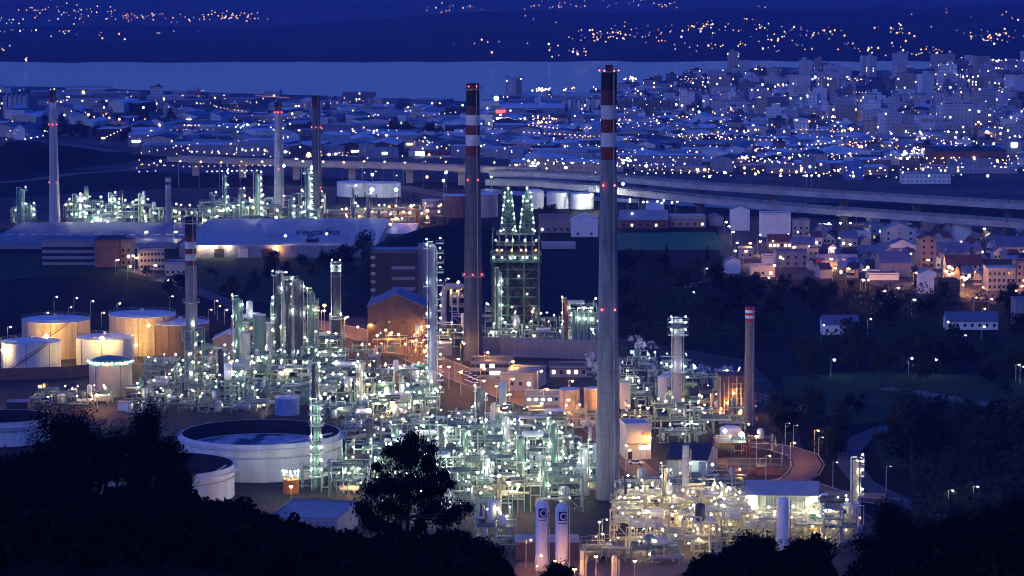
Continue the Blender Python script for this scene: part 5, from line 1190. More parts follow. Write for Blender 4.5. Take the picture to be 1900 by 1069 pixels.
# ================================================================== village beside the viaduct
V = [  # px0, px1, base, wall px, depth, kind, wall, roof, axis, windows(rows, cols), label
 (1356, 1391, 428, 38, 10, 'gable', 'rwhite', 'roofgrey', 'y', None, 'tall blank white gable end house beside the sports pitch'),
 (1412, 1467, 440, 42, 12, 'flat', 'rwhite', 'roofgrey', 'x', None, 'large blank white party wall house under the viaduct'),
 (1470, 1502, 440, 30, 10, 'flat', 'rgrey', 'roofblue', 'x', (2, 3), 'blue grey flats next to the large white wall'),
 (1520, 1544, 440, 20, 9, 'flat', 'teal', 'roofgrey', 'x', (1, 2), 'pale green cube house with one lit window'),
 (1426, 1468, 462, 14, 10, 'gable', 'rpink', 'roofred', 'x', (1, 6), 'pink house with a row of glowing windows'),
 (1470, 1512, 470, 16, 11, 'gable', 'beige', 'roofblue', 'x', (1, 4), 'tan house with long dark roof'),
 (1440, 1500, 496, 26, 12, 'flat', 'bluegrey', 'roofblue', 'x', (2, 4), 'blue grey block above the dark wood'),
 (1346, 1374, 508, 22, 9, 'gable', 'rwhite', 'roofgrey', 'y', None, 'small white gabled house on the track'),
 (1393, 1438, 514, 18, 9, 'flat', 'cream', 'roofgrey', 'x', (1, 3), 'long house with an orange lit end wall'),
 (1372, 1398, 480, 16, 10, 'flat', 'rgrey', 'roofblue', 'x', (1, 2), 'dark little block above the small gabled house'),
 (1416, 1440, 490, 12, 10, 'flat', 'rwhite', 'roofgrey', 'x', None, 'white cube near the blue grey block'),
 (1638, 1700, 450, 22, 12, 'gable', 'cream', 'roofgrey', 'y', (2, 3), 'broad cream gable house with attic window'),
 (1648, 1700, 476, 20, 10, 'gable', 'rwhite', 'roofblue', 'y', (1, 4), 'white gabled chalet in front of the broad cream gable'),
 (1706, 1736, 500, 56, 12, 'gable', 'rpink', 'roofred', 'y', (5, 2), 'tall pink tenement glowing orange at its foot'),
 (1772, 1802, 450, 32, 11, 'flat', 'rwhite', 'roofgrey', 'x', None, 'pale blank cube house below the viaduct'),
 (1816, 1836, 440, 16, 10, 'gable', 'cream', 'roofdark', 'y', None, 'gable house lit yellow by a lamp'),
 (1832, 1872, 448, 16, 12, 'gable', 'cream', 'roofdark', 'x', (1, 6), 'cream house with a row of dark dormers'),
 (1872, 1905, 450, 20, 12, 'gable', 'rwhite', 'roofblue', 'y', None, 'white gable house nearest the picture edge'),
 (1742, 1800, 482, 14, 14, 'gable', 'rgrey', 'roofblue', 'x', None, 'long house with a broad slate blue roof'),
 (1800, 1822, 478, 16, 10, 'gable', 'rwhite', 'roofgrey', 'y', None, 'white gable end beside the slate blue roof'),
 (1756, 1824, 514, 22, 13, 'gable', 'cream', 'roofred', 'x', (2, 7), 'cream apartment house with a brown mansard roof'),
 (1824, 1884, 512, 14, 12, 'gable', 'rgrey', 'roofred', 'x', (1, 6), 'grey apartment house with brown roof and lit dormers'),
 (1832, 1884, 540, 40, 12, 'flat', 'rgrey', 'roofpale', 'x', (4, 6), 'pale slab of flats before the brown roofed houses'),
 (1886, 1915, 540, 52, 12, 'flat', 'rpink', 'roofred', 'x', (5, 3), 'orange lit block of flats at the picture edge'),
 (1848, 1905, 482, 24, 14, 'gable', 'rgrey', 'roofblue', 'x', (2, 8), 'long blue terrace with small windows'),
 (1612, 1668, 520, 10, 14, 'flat', 'rwhite', 'roofblue', 'x', None, 'low shed with a pale wall and slate blue top'),
 (1632, 1690, 514, 26, 16, 'gable', 'bluegrey', 'roofblue', 'x', None, 'big barn like house with steep slate blue roof'),
 (1706, 1737, 545, 38, 10, 'gable', 'rwhite', 'roofgrey', 'y', None, 'stark white gable cube at the wood edge'),
 (1740, 1780, 560, 36, 12, 'flat', 'rbrown', 'roofdark', 'x', None, 'blank brown block beside the stark white cube'),
 (1516, 1592, 504, 18, 10, 'gable', 'cream', 'roofgrey', 'x', (1, 5), 'low garage row glowing orange'),
 (1594, 1642, 492, 20, 12, 'gable', 'rpink', 'roofblue', 'x', (2, 6), 'pinkish terrace with attic lights'),
 (1500, 1518, 500, 36, 10, 'flat', 'beige', 'roofgrey', 'x', (3, 2), 'narrow tan flats beside the glowing garages'),
 (1560, 1592, 458, 16, 10, 'gable', 'rgrey', 'roofblue', 'x', (1, 3), 'grey cottage under the street lamps'),
 (1590, 1616, 452, 18, 10, 'flat', 'rwhite', 'roofgrey', 'x', (1, 3), 'white house with bright ground floor windows'),
 (1616, 1640, 446, 26, 10, 'flat', 'bluegrey', 'roofgrey', 'x', (2, 2), 'dusky block behind the broad cream gable'),
 (1526, 1594, 622, 20, 10, 'gable', 'rwhite', 'roofblue', 'x', (1, 4), 'white farmhouse alone among dark trees'),
 (1756, 1852, 612, 16, 10, 'gable', 'rwhite', 'roofblue', 'x', (1, 7), 'long white farmhouse with lamps at its gable'),
 (1884, 1912, 610, 50, 12, 'flat', 'bluegrey', 'roofblue', 'x', None, 'dark blue block beside the long farmhouse'),
 (1000, 1060, 432, 28, 14, 'flat', 'rpink', 'roofblue', 'x', (1, 5), 'pinkish hall with dark doors between the derricks and tallest chimney'),
 (1060, 1110, 440, 30, 14, 'gable', 'rwhite', 'roofpale', 'y', (1, 2), 'white gabled hall touching the tallest chimney'),
 (1005, 1068, 462, 8, 10, 'flat', 'rgrey', 'roofpale', 'x', None, 'long low shed with a pale roof line behind the coke tower'),
 (1150, 1240, 424, 16, 18, 'gable', 'rbrown', 'roofgrey', 'x', (1, 6), 'dark pavilion along the far side of the pitch'),
 (1242, 1310, 422, 18, 18, 'flat', 'rpink', 'roofpale', 'x', (1, 5), 'pink walled hall with pale blue roof behind the pitch'),
 (1200, 1232, 404, 14, 12, 'gable', 'rwhite', 'roofpale', 'x', None, 'small white gabled barn under the viaduct'),
 (1316, 1342, 420, 16, 12, 'gable', 'rgrey', 'roofblue', 'y', None, 'grey gabled hut at the corner of the pitch'),
]
for v in V:
    p0, p1, b, hp, d, kd, wl, rf, ax, wn, lb = v
    bld('house' if 'hall' not in lb and 'shed' not in lb else 'hall', lb, 'house' if 'hall' not in lb and 'shed' not in lb else 'hall', p0, p1, b, hp, d, kind=kd, wall=wl, roof=rf, axis=ax, win=wn, rh=(p1 - p0) * pxm(G(p0, b).y) * .22 if ax == 'y' else min(4.5, d * .3), lit=.9 if 'glowing windows' in lb or 'bright ground' in lb or 'lit dormers' in lb else .12, chim=(kd == 'gable' and int(p0) % 3 == 0))
rv = random.Random(21)
WL = ['rwhite', 'cream', 'rgrey', 'rpink', 'bluegrey', 'beige']; WN = {'rwhite': 'white', 'cream': 'cream', 'rgrey': 'grey', 'rpink': 'pink', 'bluegrey': 'blue grey', 'beige': 'tan'}
RN = {'roofblue': 'slate', 'roofred': 'brown tiled', 'roofgrey': 'grey', 'roofdark': 'black'}
for i in range(105):     # houses filling the gaps of the village
    px = rv.uniform(1500, 1900); py = rv.uniform(420, 520) + max(0, (px - 1700)) * .1; w_ = rv.uniform(14, 30)
    wl = rv.choice(WL); rf = rv.choice(list(RN))
    bld('house', WN[wl] + ' village house with ' + RN[rf] + ' roof', 'house', px, px + w_, py, rv.uniform(11, 18), rv.uniform(8, 12), kind='gable', wall=wl, roof=rf, axis=rv.choice('xy'), rz=rv.uniform(-.3, .3), win=(1, 3) if rv.random() < .6 else None, lit=.15, group='gabled houses of the village', rh=2.4)
for px, py, k in ((1426, 386, 'O'), (1344, 412, 'y'), (1349, 420, 'y'), (1357, 430, 'y'), (1364, 450, 'y'), (1388, 451, 'O'), (1534, 414, 'y'), (1555, 414, 'y'), (1574, 414, 'y'), (1589, 394, 'y'), (1743, 407, 'y'), (1573, 453, 'y'), (1718, 460, 'O'), (1720, 471, 'O'), (1718, 482, 'O'), (1751, 503, 'O'), (1757, 508, 'O'), (1762, 507, 'O'), (1782, 514, 'O'), (1788, 516, 'O'), (1432, 492, 'O'), (1538, 480, 'O'), (1545, 497, 'O'), (1570, 498, 'O'), (1597, 519, 'w'), (1636, 540, 'O'), (1662, 534, 'w'), (1642, 469, 'w'), (1823, 424, 'y'), (1692, 556, 'w'), (1892, 530, 'O'), (1896, 520, 'O'), (1360, 465, 'y'), (1380, 466, 'O'), (1406, 448, 'O'), (1470, 458, 'O'), (1705, 500, 'O'), (1600, 500, 'O')):
    a, c = _ray(px, py); hq = 7; Yq = (hq - H) / c; street_lamp(a * Yq, Yq, hq, k, .5 if k == 'O' else .42)
for i in range(15):
    a, c = _ray(330 + i * 38, 300 + (i % 3)); Yq = (17 - H) / c; street_lamp(a * Yq, Yq + 4, 17, 'O', .2, label='orange lamp along the brown approach viaduct', group='lamps of the approach viaduct', z=0)
rq = random.Random(31)
for i in range(34):  # scattered lamps added so the village glows more orange
    px = rq.uniform(1400, 1900); py = rq.uniform(425, 520) + max(0, px - 1700) * .12
    a, c = _ray(px, py); Yq = (5 - H) / c; street_lamp(a * Yq, Yq, 5, rq.choice(['R', 'R', 'y']), rq.uniform(.16, .3), label='added orange lamp between village houses', group='added lamps between village houses')
# lamps under and beyond the viaduct
for px, py in ((1165, 370), (1165, 374), (1201, 364), (1190, 375), (1197, 375), (1216, 374), (1225, 366), (1228, 372), (1231, 369), (1224, 377), (1243, 376), (1253, 374), (1258, 371), (1169, 396)):
    a, c = _ray(px, py); Yq = (8 - H) / c; street_lamp(a * Yq, Yq, 8, 'cw', .6)
for px, pt, pb in ((579, 312, 345), (731, 310, 336), (828, 320, 365), (823, 335, 370), (912, 327, 350), (1156, 341, 372), (691, 324, 350), (527, 308, 340)):
    g = G(px, pb); street_lamp(g.x, g.y, P(px, pt, g.y).z, 'G', .7, label='tall floodlight mast in the far refinery', arm=0)
# ================================================================== the town beyond: explicit landmark buildings
def facade(name, c, dx, dz, lit=.05, dark=.6):
    """wall material with a grid of small windows, some of them lit from inside"""
    m = bpy.data.materials.new(name); m.use_nodes = True; n = m.node_tree; b = n.nodes['Principled BSDF']; L = n.links.new
    b.inputs['Roughness'].default_value = .8; b.inputs['Specular IOR Level'].default_value = .2
    tc = n.nodes.new('ShaderNodeTexCoord'); sp = n.nodes.new('ShaderNodeSeparateXYZ'); L(tc.outputs['Object'], sp.inputs[0])
    oi = n.nodes.new('ShaderNodeObjectInfo')
    def mth(op, a, bb=None):
        q = n.nodes.new('ShaderNodeMath'); q.operation = op
        for i, v in enumerate((a, bb)):
            if v is None: continue
            if isinstance(v, (int, float)): q.inputs[i].default_value = v
            else: L(v, q.inputs[i])
        return q.outputs[0]
    xy = mth('ADD', sp.outputs[0], mth('MULTIPLY', sp.outputs[1], 1.0)); u = mth('DIVIDE', xy, dx); v = mth('DIVIDE', sp.outputs[2], dz)
    fu = mth('FRACT', mth('ADD', u, 100)); fv = mth('FRACT', v)
    w1 = mth('MULTIPLY', mth('GREATER_THAN', fu, .3), mth('LESS_THAN', fu, .72)); w2 = mth('MULTIPLY', mth('GREATER_THAN', fv, .32), mth('LESS_THAN', fv, .82)); wd = mth('MULTIPLY', w1, w2)
    cv = n.nodes.new('ShaderNodeCombineXYZ'); L(mth('FLOOR', mth('ADD', u, 100)), cv.inputs[0]); L(mth('FLOOR', v), cv.inputs[1]); L(mth('MULTIPLY', oi.outputs['Random'], 90), cv.inputs[2])
    wn = n.nodes.new('ShaderNodeTexWhiteNoise'); L(cv.outputs[0], wn.inputs['Vector']); on = mth('MULTIPLY', wd, mth('LESS_THAN', wn.outputs['Value'], lit))
    mx = n.nodes.new('ShaderNodeMix'); mx.data_type = 'RGBA'; L(wd, mx.inputs[0]); mx.inputs[6].default_value = (*c, 1); mx.inputs[7].default_value = (*[q * dark for q in c], 1); L(mx.outputs[2], b.inputs['Base Color'])
    b.inputs['Emission Color'].default_value = (1, .78, .45, 1); L(mth('MULTIPLY', on, 1.1), b.inputs['Emission Strength'])
    return m
FA = [('pale', facade('pale block facade', (.46, .44, .44), 3.2, 3.0, .03)), ('white', facade('white block facade', (.66, .66, .66), 3.0, 3.0, .02, .5)), ('grey', facade('grey block facade', (.36, .36, .38), 3.0, 3.0, .05)),
      ('tan', facade('tan block facade', (.38, .30, .25), 3.4, 3.1, .05)), ('dim', facade('dim block facade', (.16, .15, .18), 3.2, 3.1, .05)), ('brick', facade('brick block facade', (.22, .12, .10), 3.2, 3.1, .05))]
FD = dict(FA)
def block(px0, px1, pb, ph, fa, label, depth=14, roof='roofgrey', rz=0., group=None, name='apartment_block', cat='apartment block'):
    g = G((px0 + px1) / 2, pb); k = pxm(g.y); W = (px1 - px0) * k; h = ph * k
    t = thing(name, label, cat, (g.x, g.y + depth / 2, 0), rz, group)
    mb = MB(); mb.box(0, 0, 0, W, depth, h); mb.build('wall', FD[fa] if fa in FD else M[fa], t, local=True)
    mb = MB(); mb.box(0, 0, h + .01, W + .6, depth + .6, .8); mb.box(W * .15, 0, h + .81, min(5, W * .3), 4, 2.4); mb.build('roof', M[roof], t, local=True)
    return t
for i, (a, b, tp) in enumerate(((1578, 1590, 179), (1592, 1604, 180), (1612, 1622, 178), (1625, 1636, 178), (1658, 1670, 178), (1673, 1685, 177), (1694, 1705, 175), (1706, 1718, 176), (1734, 1746, 173), (1747, 1759, 174), (1770, 1784, 169), (1786, 1799, 169), (1806, 1817, 168), (1819, 1829, 168))):
    block(a, b, 207 + (i > 3) * 1 + (i > 9) * 1, 207 - tp + (i > 3), 'pale', 'slim pale tower block in the long stepped row', depth=16, group='pale tower blocks in a row')
block(1612, 1652, 247, 34, 'pale', 'broad pale slab block with few lit windows, west half', depth=14); block(1656, 1698, 250, 36, 'pale', 'broad pale slab block, taller half beside its twin', depth=14)
block(1720, 1748, 249, 24, 'grey', 'grey slab behind the dark tree bank', depth=14); block(1750, 1780, 250, 22, 'grey', 'second grey slab behind the dark tree bank', depth=14)
block(1466, 1496, 209, 28, 'pale', 'pale cube block above the brown mall', depth=14); block(1420, 1464, 214, 26, 'brick', 'wide brown block beside the pale cube', depth=20)
for i in range(9): block(1045 + i * 8.5, 1051 + i * 8.5, 217, 30 + (i % 3), 'white' if i % 2 else 'grey', 'thin white striped tower in the harbour row', depth=12, group='harbour row of thin towers')
for i in range(5): block(1262 + i * 14, 1274 + i * 14, 212 + i % 2 * 2, 46 - i * 3, 'white' if i != 2 else 'pale', 'tall white tower of the shoreside cluster', depth=16, group='white shoreside towers')
block(1318, 1384, 214, 26, 'pale', 'wide pale slab beside the white shoreside towers', depth=16)
for i in range(8): block(1150 + i * 13, 1160 + i * 13, 212, 24 + i % 3 * 3, 'dim', 'dusky tower behind the orange lit street', depth=14, group='dusky towers behind the street')
block(937, 945, 173, 28, 'grey', 'slim tower on the quay next to the black topped chimney', depth=20); block(948, 958, 173, 25, 'grey', 'middle tower of the quay trio', depth=20); block(958, 968, 176, 30, 'dim', 'darkest tower of the quay trio', depth=20)
for i in range(5): block(6 + i * 9, 13 + i * 9, 206, 26, 'pale', 'pale tower in the group beside the dark knoll', depth=16, group='towers beside the knoll')
block(1184, 1197, 238, 29, 'white', 'lone white sign tower beyond the chimney', depth=4, name='billboard_tower', cat='sign tower')
block(1730, 1866, 316, 36, 'rbrown', 'long dark red windowless theatre block', depth=40, name='theatre', cat='building', roof='roofdark')
block(1866, 1896, 306, 42, 'rgrey', 'grey tower with a glowing square sign on top', depth=18, name='sign_tower_block', cat='building')
t = NTHINGS[-1]; mb = MB(); k = pxm(G(1880, 306).y); mb.box(0, -9.4, 33 * k, 11 * k, .4, 8 * k); mb.build('sign_face', EM['sign'], t, local=True)
block(1628, 1680, 306, 16, 'cream', 'low hall with a broad arch of pale cladding', depth=26, name='hall', cat='hall', roof='roofpale'); block(1694, 1732, 300, 13, 'blue', 'bright blue clad hall beside the red theatre', depth=20, name='hall', cat='hall', roof='roofpale')
block(1674, 1764, 341, 18, 'white', 'long white office with dense windows before the theatre', depth=14, name='office_block', cat='office')
block(1490, 1514, 322, 28, 'rgrey', 'grey square tower house above the viaduct', depth=12, name='tower_house', cat='building'); block(1570, 1602, 334, 30, 'blue', 'vivid blue gabled hall by the viaduct', depth=16, name='hall', cat='hall', roof='blue')
block(1160, 1198, 294, 16, 'white', 'white lit two storey office beyond the tallest chimney', depth=14, name='office_block', cat='office')
block(1000, 1098, 252, 14, 'roofpale', 'long pale shed with a bright roof behind the two striped chimneys', depth=40, name='warehouse', cat='warehouse', roof='roofpale')
block(955, 970, 236, 20, 'rgrey', 'stubby hall with a glowing white canopy', depth=20, name='hall', cat='hall'); t = NTHINGS[-1]; mb = MB(); mb.box(-7, -14, 7, 26, 6, 1.6); mb.build('canopy_sign', EM['wl'], t, local=True)
block(912, 930, 214, 16, 'rgrey', 'grey cube hall topped by a glowing round sign', depth=20, name='hall', cat='hall'); t = NTHINGS[-1]; mb = MB(); mb.ball(0, -10, 16, 2.4, 12, 8); mb.build('round_sign', EM['sign'], t, local=True)
block(930, 1048, 222, 22, 'bluegrey', 'vast pale mall with a red glowing sign', depth=60, name='shopping_mall', cat='mall', roof='roofpale'); t = NTHINGS[-1]; mb = MB(); mb.box(-30, -31, 6, 9, .5, 3); mb.build('red_sign', EM['signr'], t, local=True)
block(780, 862, 292, 9, 'roofpale', 'low store with a red and white lit front', depth=24, name='store', cat='store', roof='roofblue'); t = NTHINGS[-1]
for i in range(6): mb = MB(); mb.box(-17 + i * 7, -12.4, 1.5, 6.4, .3, 3); mb.build('fascia_panel', EM['wl'] if i % 2 == 0 and i != 2 else M['bandred'], t, local=True)
block(884, 952, 262, 13, 'roofpale', 'angular pale shed with a glowing corner', depth=30, name='warehouse', cat='warehouse', roof='roofpale'); t = NTHINGS[-1]; mb = MB(); mb.box(8, -15.4, .5, 22, .4, 3.5); mb.build('lit_front', EM['wl'], t, local=True)
# ------------------------------------------------------------------ the rest of the town
rc = random.Random(5)
def land(px, py):       # inside the town, seen between the viaduct and the bay
    for (a, b), (c, d) in zip(shore_near, shore_near[1:]):
        if a <= px <= c: sy = b + (d - b) * (px - a) / (c - a); break
    else: sy = 170
    if py < sy + 3: return False
    if px < 300: return py < 262 - 0 or (250 < px)
    return True
wallc = [('roofpale', 'pale'), ('bluegrey', 'blue grey'), ('rgrey', 'grey'), ('cream', 'cream'), ('dark', 'dark'), ('beige', 'tan')]
n = 0
protos = {}
while n < 285:          # low sheds and warehouses
    py = 205 + 115 * rc.random() ** .8; px = rc.uniform(-20, 1920)
    if not land(px, py) or (px < 260 and py > 262) or (1600 < px < 1900 and 255 < py < 320 and rc.random() < .8): continue
    if py > 300 + (px - 900) * .02 and px < 1000: continue
    w_ = rc.uniform(16, 60) * (py / 260); wl, wn_ = rc.choice(wallc); rf, rn_ = rc.choice([('roofpale', 'pale roof'), ('roofpale', 'pale roof'), ('roofgrey', 'grey roof'), ('roofblue', 'slate roof'), ('roofdark', 'dark roof')])
    g = G(px, py); k = pxm(g.y); W = w_ * k; D = rc.uniform(18, 55); h = rc.uniform(5, 10)
    t = thing('warehouse', 'low %s shed, %s' % (wn_, rn_), 'warehouse', (g.x, g.y + D / 2, 0), rc.uniform(-.35, .35), 'low sheds of the town')
    if rc.random() < .45: gable(t, W, D, h, rc.uniform(1.5, 3), wl, rf, axis='x' if W > D else 'y')
    else: flat(t, W, D, h, wl, rf, 0)
    if rc.random() < .28:
        mb = MB(); mb.box(rc.uniform(-.3, .3) * W, -D / 2 - .2, rc.uniform(1.5, 3), W * rc.uniform(.1, .35), .25, 1.4); mb.build('lit_front', EM[rc.choice(['wl', 'wl', 'ww'])], t, local=True)
    n += 1
n = 0
while n < 292:          # apartment blocks, thicker to the east and along the shore
    px = rc.uniform(-20, 1920); py = rc.uniform(122, 300)
    if not land(px, py): continue
    e = (px - 1000) / 900; pr = .12 if px < 900 else .35 + .6 * e
    if py > 250: pr *= .25
    if px < 330 and py > 230: continue
    if px < 1000: pr *= .6 if py < 225 else .15
    if rc.random() > pr: continue
    if 1560 < px < 1840 and 168 < py < 216: continue
    if 1260 < px < 1390 and 165 < py < 212: continue
    w_ = rc.uniform(7, 26) * (.75 + (py - 120) / 260); fa = rc.choice(['pale', 'grey', 'grey', 'tan', 'dim', 'dim', 'brick', 'white']); ph = rc.uniform(7, 21) * (.8 + (py - 120) / 250)
    fl = 'towering' if ph > 19 else ('tall' if ph > 13 else 'low')
    block(px, px + w_, py, ph, fa, '%s %s apartment block' % (fl, fa), depth=rc.uniform(10, 18), roof=rc.choice(['roofgrey', 'roofblue', 'roofred', 'roofdark', 'roofpale']), rz=rc.uniform(-.25, .25), group='apartment blocks of the town'); n += 1
# ------------------------------------------------------------------ town street lamps: the nearest ones singly, the rest as one mass
def onland(px, py, h): a, c = _ray(px, py); Yq = (h - H) / c; return a * Yq, Yq
LATER = []; nl = 0; clusters = [(1700, 280, 34, 10, 'cw', 26), (1590, 272, 30, 8, 'co', 10), (1220, 222, 60, 8, 'co', 16), (1010, 222, 55, 9, 'co', 20), (1560, 250, 40, 10, 'co', 14), (1180, 300, 30, 10, 'cw', 12), (1370, 292, 40, 4, 'co', 8), (1640, 240, 60, 20, 'cw', 16), (1850, 240, 40, 30, 'cw', 14), (480, 232, 60, 14, 'cc', 14), (690, 244, 60, 8, 'cw', 14), (180, 215, 50, 8, 'co', 14), (820, 262, 70, 12, 'cw', 12), (1320, 250, 80, 20, 'cw', 14), (900, 232, 30, 10, 'cc', 8), (560, 290, 160, 14, 'cw', 14), (1000, 300, 90, 6, 'cc', 14), (1500, 330, 200, 12, 'cw', 10)]
for cx, cy, sx, sy, k, m in clusters:
    for i in range(int(m * 1.3)):
        px = rc.gauss(cx, sx * .5); py = min(326, rc.gauss(cy, sy * .5))
        if not land(px, py): continue
        x, y = onland(px, py, 9); kk = k if rc.random() < .7 else rc.choice(['cw', 'co', 'cc'])
        if i % 6 == 0: street_lamp(x, y, 9, kk, rc.choice([.6, .8, 1.]), arm=0); nl += 1
        else: LATER.append((px, py, 9, kk, rc.choice([.3, .4, .6])))
mbs = {'cw': MB(), 'co': MB(), 'cc': MB(), 'hw': MB(), 'ho': MB()}
def speck(px, py, z, k, r, Yq=None):
    if Yq is None: x, y = onland(px, py, z)
    else: q = P(px, py, Yq); x, y, z = q
    mbs[k].lathe(x, y, [(r * .3, z - r), (r, z - r * .3), (r, z + r * .3), (r * .3, z + r)], 5)
for q in LATER: speck(*q)
# the smaller buildings of the town behind and between them, far too many to count
MT = ['pale', 'grey', 'tan', 'dim', 'white']; tb = MB(); mi = []
from mathutils import noise
def dens(px, py): return noise.noise(Vector((px * .012, py * .045, 2.0))) + .5 * noise.noise(Vector((px * .04, py * .12, 7.0)))
for i in range(2600):
    px = rc.uniform(-30, 1930); py = 118 + 205 * rc.random() ** .9
    if not land(px, py) or (px < 300 and py > 232) or (px < 1000 and py > 292) or (rc.random() < .5 and px < 900) or dens(px, py) < -.08: continue
    g = G(px, py); k = pxm(g.y); up = px > 1150 + (py - 120) * 2.2 and py < 262
    if up: W = rc.uniform(8, 24); D = rc.uniform(9, 16); h = rc.choice([7, 9, 12, 15, 18, 24]) * rc.uniform(.8, 1.2)
    else:
        if rc.random() < .35: continue
        W = rc.choice([14, 20, 30, 45, 70]) * rc.uniform(.8, 1.2); D = rc.uniform(15, 40); h = rc.choice([4, 5, 6, 8]) * rc.uniform(.8, 1.2)
    n0 = len(tb.f); tb.box(g.x, g.y, -.05, W, D, h, rc.choice([0, 0, .3, -.3])); a = rc.choice([0, 0, 1, 2, 3, 4]) if up else rc.choice([1, 3, 3, 2, 9]); b_ = 5 + rc.choice([0, 0, 1, 2]) if up else rc.choice([5, 7, 7, 8, 8])
    for q in range(len(tb.f) - n0): mi.append(b_ if q == 1 else a)
    if up and rc.random() < .5:
        n0 = len(tb.f); tb.box(g.x + rc.uniform(-2, 2), g.y, h - .05, W * .35, D * .4, 3); mi += [a] * (len(tb.f) - n0)
o = tb.build('town_buildings', FD['pale'])
for m_ in [FD[q] for q in MT[1:]] + [M['roofgrey'], M['roofred'], M['roofpale'], M['roofdim'], M['bluegrey']]: o.data.materials.append(m_)
o.data.polygons.foreach_set('material_index', mi); stuff(o, 'dense mass of small pale buildings filling the town up to the bay', 'town')
for i in range(150):      # streets of lamps
    px = rc.uniform(-20, 1920); py = 128 + 195 * rc.random() ** .8; dx = rc.choice([-1, 1]) * rc.uniform(5, 11) * (.5 + py / 300); dy = rc.uniform(-1.2, 1.2) if rc.random() < .75 else rc.uniform(2, 4); k = rc.choice(['co', 'co', 'cw']); r0 = rc.choice([.28, .36, .45])
    if px < 900 and rc.random() < .5: continue
    for j in range(rc.randint(4, 14)):
        qx, qy = px + dx * j, py + dy * j
        if land(qx, qy) and qy < 326: speck(qx, qy, 9, k, r0 * rc.uniform(.8, 1.2))
n = 0
while n < 620:
    px = rc.uniform(-10, 1910); py = 125 + 205 * rc.random()
    if not land(px, py): continue
    if px < 1050 and rc.random() < .45: continue
    if dens(px, py) < -.02: continue
    r = rc.choice([.25, .3, .35, .45, .6, .9]) * (1.0 if py > 200 else 1.25) * (2.0 if rc.random() < .05 else 1); speck(px, py, 9, rc.choices(['cw', 'co', 'cc'], [4, 6, 2])[0], r); n += 1
# harbour quay and moored ships' lamps
for cx, cy, s, m in ((1010, 166, 16, 26), (1048, 166, 4, 3), (1172, 146, 12, 16), (1098, 163, 8, 3), (1066, 163, 10, 3), (1490, 148, 22, 14), (1500, 176, 40, 26), (1450, 158, 20, 8), (1860, 112, 30, 30), (1780, 142, 30, 8)):
    for i in range(m): speck(rc.gauss(cx, s * .5), rc.gauss(cy, 1.6), 12, rc.choice(['cw', 'co', 'cw']), rc.choice([.5, .7, .9]))
def crest(cr, px): return cr(px)
from mathutils.bvhtree import BVHTree
def bvh(o): return BVHTree.FromPolygons([v.co.copy() for v in o.data.vertices], [tuple(p.vertices) for p in o.data.polygons])
BV = {1: bvh(HILL1[0]), 2: bvh(HILL2[0])}
def onhill(px, py, k):
    a, c = _ray(px, py); d = Vector((a, 1, c)).normalized(); hit = BV[k].ray_cast(Vector((0, 0, H)), d)
    return None if hit[0] is None else hit[0].y - 420
HC = [(1105, 64, 30, 30), (1140, 74, 40, 14), (1070, 97, 12, 10), (1030, 92, 16, 6), (1250, 57, 50, 24), (1320, 52, 24, 24), (1280, 80, 40, 12), (1340, 85, 20, 8), (1505, 60, 30, 26), (1440, 60, 30, 10), (1470, 84, 40, 16), (1600, 85, 30, 12), (1670, 52, 20, 18), (1720, 96, 30, 24), (1640, 88, 30, 10), (1830, 68, 30, 26), (1850, 70, 20, 12), (1700, 108, 16, 4), (1880, 24, 20, 6), (1640, 22, 25, 8), (900, 78, 40, 8), (60, 52, 60, 46), (140, 52, 30, 30), (220, 57, 40, 10), (300, 55, 40, 8), (20, 92, 20, 4), (52, 105, 8, 4), (1400, 45, 40, 8), (1770, 20, 20, 4), (1000, 40, 60, 3)]
for cx, cy, s, m in HC:
    for i in range(m):
        px = rc.gauss(cx, s * 1.1); py = rc.gauss(cy, 7)
        if py < HILL1[1](px) + 2 or py > 114: continue
        Yq = onhill(px, py, 1)
        if Yq is None: continue
        speck(px, py, 0, rc.choice(['hw', 'ho', 'ho']), rc.choice([.55, .7, .9, 1.1, 1.6]), Yq)
for cx, cy, s, m in ((110, 19, 40, 24), (160, 20, 60, 16), (180, 32, 50, 14), (270, 33, 30, 24), (400, 33, 40, 30), (430, 28, 26, 26), (340, 36, 30, 8), (40, 38, 30, 12), (860, 16, 30, 20), (1060, 9, 30, 16), (1230, 8, 20, 12), (1400, 14, 10, 2), (1000, 17, 20, 6), (1140, 7, 20, 4)):
    for i in range(m):
        px = rc.gauss(cx, s * 1.1); py = rc.gauss(cy, 4.5)
        if py > HILL1[1](px) - 2: continue
        Yq = onhill(px, py, 2)
        if Yq is None: continue
        speck(px, py, 0, rc.choice(['hw', 'ho', 'ho']), rc.choice([.8, 1.1, 1.5]), Yq - 200)
for k, nm in (('cw', 'white'), ('co', 'orange'), ('cc', 'cool white'), ('hw', 'hillside white'), ('ho', 'hillside orange')):
    stuff(mbs[k].build('distant_%s_lights' % nm.replace(' ', '_'), EM[k]), 'countless tiny %s lights scattered %s' % (nm.replace('hillside ', ''), 'over the hills across the bay' if 'hill' in nm else 'over the town'), 'town lights')
